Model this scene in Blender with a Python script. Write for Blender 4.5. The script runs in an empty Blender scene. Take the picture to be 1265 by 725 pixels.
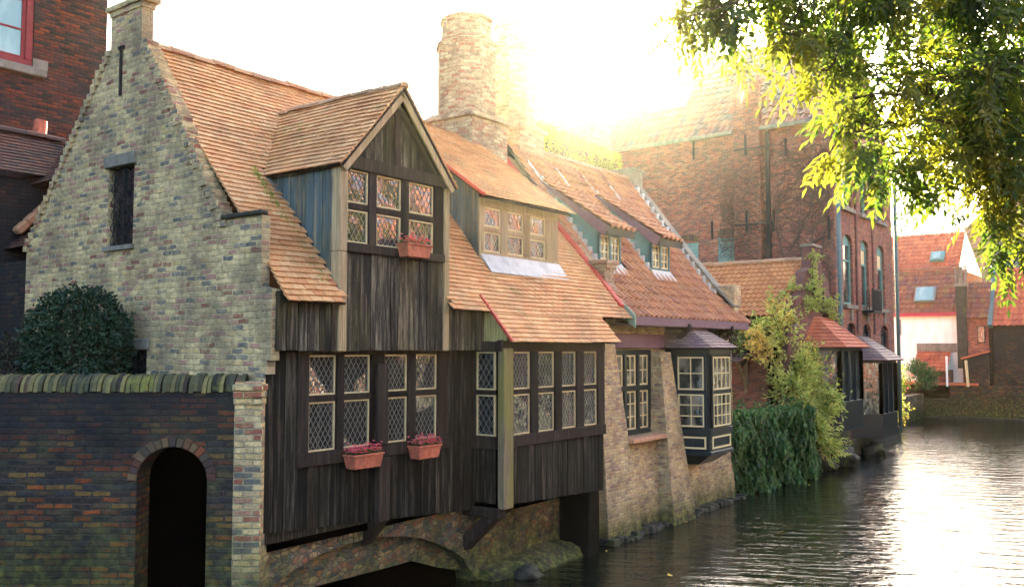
import bpy, bmesh, math, random
from mathutils import Vector, Matrix, noise
random.seed(11)
R = random.random
def U(a, b): return a + (b - a) * random.random()
scene = bpy.context.scene
col = scene.collection
Z3 = Vector((0, 0, 1))

# ------------------------------------------------------------------ materials
def new_mat(name):
    m = bpy.data.materials.new(name); m.use_nodes = True
    nt = m.node_tree; nt.nodes.clear()
    out = nt.nodes.new('ShaderNodeOutputMaterial')
    b = nt.nodes.new('ShaderNodeBsdfPrincipled')
    nt.links.new(b.outputs[0], out.inputs[0])
    return m, nt, b, out
def N(nt, t, **kw):
    n = nt.nodes.new('ShaderNode' + t)
    for k, v in kw.items():
        if k in n.inputs: n.inputs[k].default_value = v
        else: setattr(n, k, v)
    return n
def ramp(nt, src, stops, interp='LINEAR'):
    r = nt.nodes.new('ShaderNodeValToRGB'); r.color_ramp.interpolation = interp
    e = r.color_ramp.elements
    while len(e) > 1: e.remove(e[-1])
    e[0].position = stops[0][0]; e[0].color = (*stops[0][1], 1) if len(stops[0][1]) == 3 else stops[0][1]
    for p, c in stops[1:]:
        x = e.new(p); x.color = (*c, 1)
    nt.links.new(src, r.inputs[0]); return r
def g(v): return (v, v, v)
def mix(nt, fac, a, b, blend='MIX'):
    m = nt.nodes.new('ShaderNodeMix'); m.data_type = 'RGBA'; m.blend_type = blend
    for i, v in ((0, fac), (6, a), (7, b)):
        if hasattr(v, 'links'): nt.links.new(v, m.inputs[i])
        elif isinstance(v, tuple): m.inputs[i].default_value = (*v, 1)
        else: m.inputs[i].default_value = v
    return m.outputs[2]
def tex(nt, kind, vec, **kw):
    n = N(nt, kind, **kw)
    if vec is not None: nt.links.new(vec, n.inputs['Vector'])
    return n
def mapping(nt, src, scale=(1, 1, 1), loc=(0, 0, 0), rot=(0, 0, 0)):
    m = nt.nodes.new('ShaderNodeMapping')
    m.inputs['Scale'].default_value = scale; m.inputs['Location'].default_value = loc; m.inputs['Rotation'].default_value = rot
    nt.links.new(src, m.inputs[0]); return m.outputs[0]
def coords(nt):
    return nt.nodes.new('ShaderNodeTexCoord'), nt.nodes.new('ShaderNodeNewGeometry')
def bump(nt, b, h, strength=.5, dist=.01, prev=None):
    n = nt.nodes.new('ShaderNodeBump'); n.inputs['Strength'].default_value = strength; n.inputs['Distance'].default_value = dist
    nt.links.new(h, n.inputs['Height'])
    if prev: nt.links.new(prev, n.inputs['Normal'])
    nt.links.new(n.outputs[0], b.inputs['Normal']); return n.outputs[0]

def brick_mat(name, cols, mortar, bw=.215, rh=.07, ms=.011, dirt=.5, dirtcol=(.03, .03, .035), dscale=.8, moss=0.0, mosscol=(.09, .11, .025), wob=.012, bstr=.9, rubble=False, hmoss=None, soot=None, smear=.5):
    m, nt, b, out = new_mat(name)
    tc, ge = coords(nt)
    uv = tc.outputs['UV']; pos = ge.outputs['Position']
    nz = tex(nt, 'TexNoise', uv, Scale=7.0, Detail=2.0)
    sub = nt.nodes.new('ShaderNodeVectorMath'); sub.operation = 'SUBTRACT'; nt.links.new(nz.outputs['Color'], sub.inputs[0]); sub.inputs[1].default_value = (.5, .5, .5)
    scl = nt.nodes.new('ShaderNodeVectorMath'); scl.operation = 'SCALE'; nt.links.new(sub.outputs[0], scl.inputs[0]); scl.inputs['Scale'].default_value = wob * 2
    add = nt.nodes.new('ShaderNodeVectorMath'); add.operation = 'ADD'; nt.links.new(uv, add.inputs[0]); nt.links.new(scl.outputs[0], add.inputs[1])
    v = add.outputs[0]
    if rubble:
        mp = mapping(nt, v, (7.5, 14.0, 1))
        vo = tex(nt, 'TexVoronoi', mp, Scale=1.0); vo.feature = 'F1'
        ve = tex(nt, 'TexVoronoi', mp, Scale=1.0); ve.feature = 'DISTANCE_TO_EDGE'
        sep = nt.nodes.new('ShaderNodeSeparateColor'); nt.links.new(vo.outputs['Color'], sep.inputs[0])
        tint = sep.outputs[0]
        fac = ramp(nt, ve.outputs['Distance'], [(0.02, g(1)), (.13, g(0))]).outputs[0]
    else:
        br = tex(nt, 'TexBrick', v, Scale=1.0); br.offset = .5
        br.inputs['Color1'].default_value = (0, 0, 0, 1); br.inputs['Color2'].default_value = (1, 1, 1, 1); br.inputs['Mortar'].default_value = (.5, .5, .5, 1)
        br.inputs['Brick Width'].default_value = bw; br.inputs['Row Height'].default_value = rh
        br.inputs['Mortar Size'].default_value = ms; br.inputs['Mortar Smooth'].default_value = .45
        tint = br.outputs['Color']; fac = br.outputs['Fac']
    n = len(cols)
    rr = ramp(nt, tint, [(i / n, c) for i, c in enumerate(cols)], 'CONSTANT')
    # blotches inside each brick
    nb = tex(nt, 'TexNoise', pos, Scale=38.0, Detail=4.0, Roughness=.65)
    c = mix(nt, .55, rr.outputs[0], ramp(nt, nb.outputs[0], [(.3, g(.45)), (.5, g(1)), (.72, g(1.5))]).outputs[0], 'MULTIPLY')
    nb2 = tex(nt, 'TexNoise', pos, Scale=5.5, Detail=6.0, Roughness=.75)
    c = mix(nt, .7, c, ramp(nt, nb2.outputs[0], [(.32, g(.5)), (.5, g(1)), (.68, g(1.45))]).outputs[0], 'MULTIPLY')
    nm = tex(nt, 'TexNoise', pos, Scale=14.0, Detail=3.0)
    mort = mix(nt, 1.0, mortar, ramp(nt, nm.outputs[0], [(.3, g(.55)), (.7, g(1.25))]).outputs[0], 'MULTIPLY')
    # mortar smeared over the bricks in places
    sm = tex(nt, 'TexNoise', pos, Scale=5.0, Detail=5.0, Roughness=.7)
    smr = ramp(nt, sm.outputs[0], [(.46, g(0)), (.66, g(smear))]).outputs[0]
    mx = nt.nodes.new('ShaderNodeMath'); mx.operation = 'MAXIMUM'; nt.links.new(fac, mx.inputs[0]); nt.links.new(smr, mx.inputs[1])
    c = mix(nt, mx.outputs[0], c, mort)
    nd = tex(nt, 'TexNoise', pos, Scale=dscale, Detail=6.0, Roughness=.68)
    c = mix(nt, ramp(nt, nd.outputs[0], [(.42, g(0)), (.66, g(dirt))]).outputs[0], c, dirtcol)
    if moss:
        n2 = tex(nt, 'TexNoise', pos, Scale=2.2, Detail=7.0, Roughness=.75)
        c = mix(nt, ramp(nt, n2.outputs[0], [(.5, g(0)), (.66, g(moss))]).outputs[0], c, mosscol)
    sepz = nt.nodes.new('ShaderNodeSeparateXYZ'); nt.links.new(pos, sepz.inputs[0])
    if hmoss:   # wet green band just above the water
        z0, z1 = hmoss
        nw = tex(nt, 'TexNoise', pos, Scale=3.5, Detail=6.0, Roughness=.7)
        ad = nt.nodes.new('ShaderNodeMath'); ad.operation = 'MULTIPLY_ADD'; nt.links.new(nw.outputs[0], ad.inputs[0]); ad.inputs[1].default_value = -1.3 * (z1 - z0); nt.links.new(sepz.outputs[2], ad.inputs[2])
        mr = nt.nodes.new('ShaderNodeMapRange'); nt.links.new(ad.outputs[0], mr.inputs[0])
        mr.inputs[1].default_value = z0 - .65 * (z1 - z0); mr.inputs[2].default_value = z1 - .65 * (z1 - z0); mr.inputs[3].default_value = .92; mr.inputs[4].default_value = 0
        n3 = tex(nt, 'TexNoise', pos, Scale=9.0, Detail=4.0)
        mc = ramp(nt, n3.outputs[0], [(.3, (.012, .013, .01)), (.5, (.05, .06, .015)), (.68, (.14, .15, .03))]).outputs[0]
        c = mix(nt, mr.outputs[0], c, mc)
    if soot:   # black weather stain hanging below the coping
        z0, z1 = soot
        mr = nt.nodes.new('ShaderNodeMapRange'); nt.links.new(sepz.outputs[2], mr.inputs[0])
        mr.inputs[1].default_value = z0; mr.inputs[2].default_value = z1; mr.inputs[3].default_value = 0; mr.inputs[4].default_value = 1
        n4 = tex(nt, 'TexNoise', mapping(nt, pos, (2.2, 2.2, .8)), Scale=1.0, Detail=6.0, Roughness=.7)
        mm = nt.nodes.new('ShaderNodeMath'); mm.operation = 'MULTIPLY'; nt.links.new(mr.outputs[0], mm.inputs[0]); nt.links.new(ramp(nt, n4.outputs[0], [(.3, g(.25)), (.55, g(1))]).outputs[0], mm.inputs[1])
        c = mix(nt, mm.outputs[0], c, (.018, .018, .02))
    nt.links.new(c, b.inputs['Base Color']); b.inputs['Roughness'].default_value = .9
    b.inputs['Specular IOR Level'].default_value = .25
    # height: mortar low, bricks uneven
    inv = nt.nodes.new('ShaderNodeMath'); inv.operation = 'MULTIPLY_ADD'; nt.links.new(fac, inv.inputs[0]); inv.inputs[1].default_value = -1.0
    s2 = nt.nodes.new('ShaderNodeMath'); s2.operation = 'MULTIPLY_ADD'; nt.links.new(nb.outputs[0], s2.inputs[0]); s2.inputs[1].default_value = .9
    sepc = nt.nodes.new('ShaderNodeMath'); sepc.operation = 'MULTIPLY'; nt.links.new(tint, sepc.inputs[0]); sepc.inputs[1].default_value = .5
    nt.links.new(sepc.outputs[0], s2.inputs[2]); nt.links.new(s2.outputs[0], inv.inputs[2])
    bump(nt, b, inv.outputs[0], bstr, .014)
    return m

def wood_mat(name, dark, mid, pale, paleamt=.5, green=0.0, rough=.85, tintvar=.5):
    m, nt, b, out = new_mat(name)
    tc, ge = coords(nt); pos = ge.outputs['Position']; uv = tc.outputs['UV']
    rnd = ge.outputs['Random Per Island']
    cmb = nt.nodes.new('ShaderNodeCombineXYZ'); nt.links.new(rnd, cmb.inputs[2])
    sc = nt.nodes.new('ShaderNodeVectorMath'); sc.operation = 'SCALE'; sc.inputs['Scale'].default_value = 31; nt.links.new(cmb.outputs[0], sc.inputs[0])
    ad = nt.nodes.new('ShaderNodeVectorMath'); ad.operation = 'ADD'; nt.links.new(uv, ad.inputs[0]); nt.links.new(sc.outputs[0], ad.inputs[1])
    grain = tex(nt, 'TexNoise', mapping(nt, ad.outputs[0], (80, 1.6, 1)), Scale=1.0, Detail=8.0, Roughness=.7)
    big = tex(nt, 'TexNoise', mapping(nt, ad.outputs[0], (16, .8, 1)), Scale=1.0, Detail=8.0, Roughness=.75)
    c = ramp(nt, grain.outputs[0], [(.28, dark), (.5, mid), (.75, tuple(x * 1.8 for x in mid))]).outputs[0]
    c = mix(nt, ramp(nt, big.outputs[0], [(.5, g(0)), (.64, g(paleamt))]).outputs[0], c, pale)
    rv = ramp(nt, rnd, [(0, g(1 - tintvar)), (.5, g(1)), (1, g(1 + tintvar * .9))]).outputs[0]
    c = mix(nt, 1.0, c, rv, 'MULTIPLY')
    warm = mix(nt, .4, c, ramp(nt, rnd, [(0, (1, .9, .8)), (.33, (.75, .9, 1.1)), (.66, (1.15, .9, .75)), (1, (.9, 1, 1))]).outputs[0], 'MULTIPLY')
    c = warm
    if green:
        gn = tex(nt, 'TexNoise', mapping(nt, pos, (3, 3, .7)), Scale=1.0, Detail=6.0, Roughness=.7)
        c = mix(nt, ramp(nt, gn.outputs[0], [(.48, g(0)), (.62, g(green))]).outputs[0], c, (.17, .17, .03))
    nt.links.new(c, b.inputs['Base Color']); b.inputs['Roughness'].default_value = rough; b.inputs['Specular IOR Level'].default_value = .12
    bump(nt, b, grain.outputs[0], .6, .006)
    return m

def tile_mat(name, cols, dirt=.4, mossamt=.35, rough=.8, mosscol=(.12, .12, .03), dirtcol=(.05, .035, .03)):
    m, nt, b, out = new_mat(name)
    tc, ge = coords(nt); pos = ge.outputs['Position']; rnd = ge.outputs['Random Per Island']
    n = len(cols)
    c = ramp(nt, rnd, [(i / max(1, n - 1), c) for i, c in enumerate(cols)]).outputs[0]
    nb = tex(nt, 'TexNoise', pos, Scale=26.0, Detail=5.0, Roughness=.7)
    c = mix(nt, .6, c, ramp(nt, nb.outputs[0], [(.3, g(.55)), (.55, g(1)), (.75, g(1.35))]).outputs[0], 'MULTIPLY')
    nd = tex(nt, 'TexNoise', pos, Scale=1.3, Detail=6.0, Roughness=.7)
    c = mix(nt, ramp(nt, nd.outputs[0], [(.45, g(0)), (.7, g(dirt))]).outputs[0], c, dirtcol)
    nm = tex(nt, 'TexNoise', pos, Scale=3.1, Detail=8.0, Roughness=.78)
    c = mix(nt, ramp(nt, nm.outputs[0], [(.56, g(0)), (.68, g(mossamt))]).outputs[0], c, mosscol)
    nt.links.new(c, b.inputs['Base Color']); b.inputs['Roughness'].default_value = rough
    b.inputs['Specular IOR Level'].default_value = .3
    bump(nt, b, nb.outputs[0], .5, .006)
    return m

def plain(name, c, rough=.6, var=.25, scale=9.0, bstr=.15, metal=0, spec=.2, stain=None, bd=.01):
    m, nt, b, out = new_mat(name)
    tc, ge = coords(nt); pos = ge.outputs['Position']
    nz = tex(nt, 'TexNoise', pos, Scale=scale, Detail=6.0, Roughness=.65)
    cc = mix(nt, 1.0, c, ramp(nt, nz.outputs[0], [(.25, g(1 - var)), (.75, g(1 + var))]).outputs[0], 'MULTIPLY')
    if stain:
        n2 = tex(nt, 'TexNoise', mapping(nt, pos, (4, 4, .8)), Scale=1.0, Detail=7.0, Roughness=.72)
        cc = mix(nt, ramp(nt, n2.outputs[0], [(.5, g(0)), (.66, g(.75))]).outputs[0], cc, stain)
    nt.links.new(cc, b.inputs['Base Color']); b.inputs['Roughness'].default_value = rough; b.inputs['Metallic'].default_value = metal
    b.inputs['Specular IOR Level'].default_value = spec
    bump(nt, b, nz.outputs[0], bstr, bd)
    return m

def leaf_mat(name, cols, trans=.45, rough=.5, blotch=None):
    m, nt, b, out = new_mat(name)
    tc, ge = coords(nt); rnd = ge.outputs['Random Per Island']; pos = ge.outputs['Position']
    n = len(cols)
    c = ramp(nt, rnd, [(i / max(1, n - 1), c) for i, c in enumerate(cols)]).outputs[0]
    if blotch:
        nz = tex(nt, 'TexNoise', pos, Scale=blotch[0], Detail=3.0)
        c = mix(nt, ramp(nt, nz.outputs[0], [(.5, g(0)), (.6, g(.85))]).outputs[0], c, blotch[1])
    nt.links.new(c, b.inputs['Base Color']); b.inputs['Roughness'].default_value = rough
    b.inputs['Specular IOR Level'].default_value = .3
    tr = nt.nodes.new('ShaderNodeBsdfTranslucent')
    nt.links.new(mix(nt, 1.0, c, (2.1, 1.9, .8), 'MULTIPLY'), tr.inputs[0])
    ms = nt.nodes.new('ShaderNodeMixShader'); ms.inputs[0].default_value = trans
    nt.links.new(b.outputs[0], ms.inputs[1]); nt.links.new(tr.outputs[0], ms.inputs[2]); nt.links.new(ms.outputs[0], out.inputs[0])
    return m

def glass_mat(name, c=(.012, .014, .015), c2=(.05, .045, .04), wav=.35, scale=3.0, rough=.04):
    m, nt, b, out = new_mat(name)
    tc, ge = coords(nt); pos = ge.outputs['Position']
    nz = tex(nt, 'TexNoise', mapping(nt, pos, (2.4, 2.4, 1.1)), Scale=scale, Detail=3.0)
    nt.links.new(ramp(nt, nz.outputs[0], [(.45, c), (.62, c2)]).outputs[0], b.inputs['Base Color'])
    b.inputs['Roughness'].default_value = rough; b.inputs['Specular IOR Level'].default_value = 1.0; b.inputs['IOR'].default_value = 1.6
    n2 = tex(nt, 'TexNoise', pos, Scale=5.0, Detail=2.0)
    bump(nt, b, n2.outputs[0], wav, .03)
    return m

M = {}
CREAM, YEL, PINK, RED, SLATE, TAN, OLIVE = (.66, .50, .25), (.56, .40, .18), (.42, .21, .16), (.28, .10, .065), (.13, .13, .12), (.46, .33, .18), (.42, .34, .18)
M['gable'] = brick_mat('old_polychrome_brick', [CREAM, SLATE, YEL, PINK, TAN, CREAM, OLIVE, (.2, .18, .15), RED, YEL, CREAM, TAN, PINK], (.58, .45, .24), dirt=.7, dscale=1.5, dirtcol=(.12, .10, .075), moss=.12, ms=.013, wob=.024, smear=.85)
M['garden'] = brick_mat('old_garden_brick', [(.15, .04, .013), (.045, .042, .032), (.018, .018, .021), (.15, .085, .025), (.09, .034, .022), (.032, .032, .036), (.22, .06, .018), (.025, .019, .019), (.065, .045, .028)], (.042, .038, .032), dirt=.92, dirtcol=(.006, .006, .008), dscale=1.0, moss=.25, ms=.014, wob=.02, hmoss=(.2, 1.7), soot=(2.1, 3.1))  # soot and dirt, plus extra dark standing in for the vignetted lower-left corner
M['pillar'] = brick_mat('pillar_brick', [CREAM, YEL, (.30, .1, .06), TAN, CREAM, (.38, .2, .13), (.12, .12, .11), YEL], (.38, .33, .2), dirt=.35, moss=.2, hmoss=(.6, 1.7), wob=.014)
M['base'] = brick_mat('mossy_base_brick', [(.30, .11, .06), (.36, .24, .12), (.1, .1, .1), (.26, .17, .12), (.33, .16, .1), (.07, .08, .09), (.4, .3, .16)], (.15, .14, .10), dirt=.8, dscale=1.6, moss=.6, rubble=True, hmoss=(.1, 1.15), wob=.03)
M['ochre'] = brick_mat('ochre_brick', [(.60, .45, .22), (.54, .38, .18), (.44, .25, .14), (.60, .48, .26), (.42, .31, .18), (.54, .39, .2), (.3, .2, .15)], (.5, .41, .25), dirt=.5, dscale=1.1, dirtcol=(.12, .08, .07), smear=.7, moss=.2, bw=.18, rh=.058, ms=.009, hmoss=(.1, .75), wob=.012)
M['red'] = brick_mat('red_brick', [(.33, .085, .05), (.25, .065, .045), (.38, .13, .075), (.18, .055, .04), (.31, .10, .065), (.13, .05, .045)], (.25, .17, .13), dirt=.5, dscale=.45, dirtcol=(.09, .05, .055), bw=.2, rh=.066, ms=.009, wob=.008)
M['redf'] = brick_mat('plum_brick', [(.20, .055, .045), (.15, .05, .05), (.24, .07, .055), (.11, .045, .045)], (.16, .11, .1), dirt=.5, dscale=.5, bw=.2, rh=.066, ms=.008, wob=.008)
M['darkred'] = brick_mat('dark_red_brick', [(.12, .02, .009), (.032, .011, .011), (.18, .035, .010), (.014, .009, .010), (.075, .018, .012), (.13, .03, .012)], (.035, .024, .02), dirt=.75, dscale=.8, bw=.21, rh=.07, ms=.011, wob=.012)
M['chim'] = brick_mat('chimney_brick', [(.45, .32, .2), (.36, .16, .1), (.42, .27, .17), (.3, .2, .13), (.48, .38, .25)], (.36, .29, .2), dirt=.35, bw=.2, rh=.07, ms=.012, wob=.014)
M['vous'] = tile_mat('arch_brick', [(.16, .045, .02), (.11, .07, .035), (.05, .04, .03), (.14, .09, .04), (.09, .028, .02), (.03, .03, .03)], .7, .3)
M['board'] = wood_mat('black_weathered_boards', (.0025, .0025, .002), (.011, .010, .008), (.10, .088, .068), .55)
M['boardup'] = wood_mat('grey_weathered_boards', (.004, .0035, .0035), (.021, .018, .016), (.21, .18, .135), .7, green=.12)
M['beam'] = wood_mat('dark_beam', (.006, .0045, .004), (.019, .0145, .0125), (.08, .06, .045), .4)
M['beampale'] = wood_mat('pale_weathered_beam', (.10, .07, .05), (.27, .2, .12), (.5, .4, .22), .6, green=.25, tintvar=.2)
M['cheek'] = wood_mat('blue_grey_boards', (.02, .03, .036), (.055, .085, .095), (.28, .22, .12), .85, green=.2, tintvar=.3)
M['cheekgreen'] = wood_mat('lichen_boards', (.1, .09, .04), (.3, .27, .12), (.42, .38, .16), .6, green=.5, tintvar=.3)
M['postgreen'] = wood_mat('green_stained_post', (.06, .05, .04), (.15, .12, .08), (.3, .26, .15), .6, green=.6, tintvar=.2)
M['casement'] = plain('cream_casement_paint', (.50, .40, .22), .6, .2)
M['lead'] = plain('grey_lead', (.20, .21, .20), .5, .2, metal=.3)
M['flash'] = plain('white_lead_flashing', (.46, .46, .45), .55, .2, stain=(.3, .3, .3))
M['glass'] = glass_mat('old_leaded_glass', (.010, .014, .014), (.06, .045, .045), .5)
M['glassd'] = glass_mat('dusty_leaded_glass', (.006, .01, .01), (.02, .02, .02), .9, 4.0, .10)
M['glassc2'] = glass_mat('leaded_glass_with_curtain', (.012, .014, .012), (.13, .07, .075), .6, 2.6, .06)
M['glassc'] = glass_mat('glass_with_drawn_curtain', (.03, .035, .03), (.22, .2, .15), .2, 2.0)
M['glassg'] = glass_mat('far_glass', (.02, .03, .03), (.10, .13, .12), .2)
M['glassb'] = glass_mat('pale_blue_glass', (.14, .28, .27), (.22, .37, .34), .1, 1.0, .15)
M['tile'] = tile_mat('clay_plain_tiles', [(.50, .24, .09), (.56, .29, .12), (.46, .20, .08), (.58, .33, .15), (.52, .25, .095), (.60, .36, .17)], .45, .6)
M['tileold'] = tile_mat('dark_old_tiles', [(.08, .03, .022), (.04, .024, .024), (.11, .04, .025), (.03, .02, .02)], .5, .3)
M['pan'] = tile_mat('clay_pantiles', [(.46, .18, .08), (.54, .25, .12), (.40, .15, .08), (.50, .24, .13), (.34, .14, .09)], .35, .35)
M['panmix'] = tile_mat('mixed_glazed_pantiles', [(.40, .11, .05), (.05, .08, .07), (.40, .15, .07), (.09, .06, .05), (.36, .12, .06), (.07, .11, .09)], .3, .2, .45)
M['panor'] = tile_mat('orange_pantiles', [(.50, .2, .07), (.56, .26, .1), (.45, .17, .07), (.52, .24, .1)], .2, .25)
M['panfar'] = tile_mat('far_red_pantiles', [(.45, .11, .05), (.38, .1, .05), (.50, .15, .07), (.3, .08, .05)], .3, .2)
M['panpurp'] = tile_mat('far_plum_pantiles', [(.20, .07, .05), (.26, .1, .05), (.15, .06, .06), (.23, .13, .05)], .3, .4)
M['slate'] = tile_mat('plum_slates', [(.16, .10, .10), (.21, .13, .13), (.12, .09, .10), (.24, .17, .15)], .3, .15, .6)
M['verge'] = plain('red_verge_tile', (.42, .06, .04), .6, .35, 14)
M['ridge'] = tile_mat('ridge_tiles', [(.4, .2, .1), (.46, .28, .15), (.33, .17, .1)], .4, .5)
M['navy'] = plain('navy_paint', (.003, .011, .018), .3, .2, 6, .05, spec=.35)
M['teal'] = plain('teal_paint', (.10, .26, .25), .55, .2, 4, .1, stain=(.16, .3, .28))
M['tealdark'] = plain('dark_teal_paint', (.03, .10, .11), .5, .2)
M['purple'] = plain('plum_fascia_paint', (.15, .085, .11), .6, .25)
M['yellow'] = plain('cream_trim_paint', (.62, .52, .28), .5, .1)
M['shut'] = plain('green_shutter_paint', (.16, .30, .27), .6, .3)
M['stone'] = plain('grey_stone', (.2, .185, .155), .9, .35, 8, .5, stain=(.1, .1, .06))
M['darkstone'] = plain('dark_wet_stone', (.035, .035, .03), .65, .6, 5, 1.0, stain=(.07, .08, .015), bd=.06)
M['blackrecess'] = plain('black_recess_fill', (.006, .006, .005), .8, .6, 5, .8, spec=.05)
M['whitewash'] = plain('whitewashed_render', (.88, .90, .84), .9, .05, 2, .2, stain=(.72, .72, .62))
M['terracotta'] = plain('terracotta', (.42, .12, .07), .8, .45, 14, stain=(.16, .07, .05))
M['iron'] = plain('black_iron', (.02, .02, .022), .6, .3)
M['sillbrick'] = plain('tan_sill_brick', (.46, .26, .16), .8, .3, 12)
M['soil'] = plain('dark_soil', (.03, .02, .015), .95, .4, 20, .6)
M['redpaint'] = plain('dark_red_window_paint', (.20, .025, .03), .5, .2)
M['crimson'] = plain('red_eaves_board', (.36, .04, .07), .6, .2)
M['pipe'] = plain('verdigris_pipe', (.09, .15, .15), .5, .3)
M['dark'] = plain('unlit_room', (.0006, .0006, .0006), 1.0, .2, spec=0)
M['green'] = plain('green_eaves_board', (.2, .27, .2), .7, .3)
M['petal'] = leaf_mat('pink_petals', [(.62, .06, .17), (.75, .2, .3), (.5, .03, .11), (.7, .3, .36)], .3)
M['boxleaf'] = leaf_mat('small_green_leaves', [(.05, .09, .03), (.1, .14, .04)], .3)
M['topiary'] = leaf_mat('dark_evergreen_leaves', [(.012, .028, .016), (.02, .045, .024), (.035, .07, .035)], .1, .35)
M['ivy'] = leaf_mat('ivy_leaves', [(.025, .085, .03), (.05, .14, .04), (.015, .05, .022), (.10, .20, .055)], .2, .35)
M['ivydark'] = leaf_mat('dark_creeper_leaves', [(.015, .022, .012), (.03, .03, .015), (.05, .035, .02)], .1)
M['hedge'] = leaf_mat('yellow_green_hedge', [(.16, .24, .04), (.22, .3, .06), (.12, .18, .04)], .4)
M['golden'] = leaf_mat('golden_shrub_leaves', [(.20, .30, .08), (.36, .43, .15), (.50, .53, .25), (.14, .22, .06), (.52, .52, .22)], .45, .5, (.8, (.46, .33, .12)))
M['creep'] = leaf_mat('pale_creeper_leaves', [(.22, .3, .09), (.32, .38, .14), (.14, .2, .06)], .4)
M['ash'] = leaf_mat('ash_leaves', [(.018, .042, .008), (.035, .072, .012), (.06, .095, .015), (.022, .05, .012), (.10, .115, .02)], .5, .4, (.9, (.11, .115, .018)))
M['farleaf'] = leaf_mat('far_leaves', [(.05, .1, .03), (.1, .16, .04), (.16, .2, .06), (.25, .17, .06)], .4)
M['bark'] = plain('bark', (.05, .035, .025), .9, .4, 15, .8)
M['twig'] = plain('bare_vine_bark', (.09, .06, .05), .9, .3)
M['leafy'] = plain('yellow_dead_leaf', (.62, .42, .06), .6, .3)
M['anchor'] = M['iron']
M['yard'] = plain('paved_yard', (.12, .11, .09), .95, .4, 3, .5, stain=(.06, .08, .03))

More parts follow.
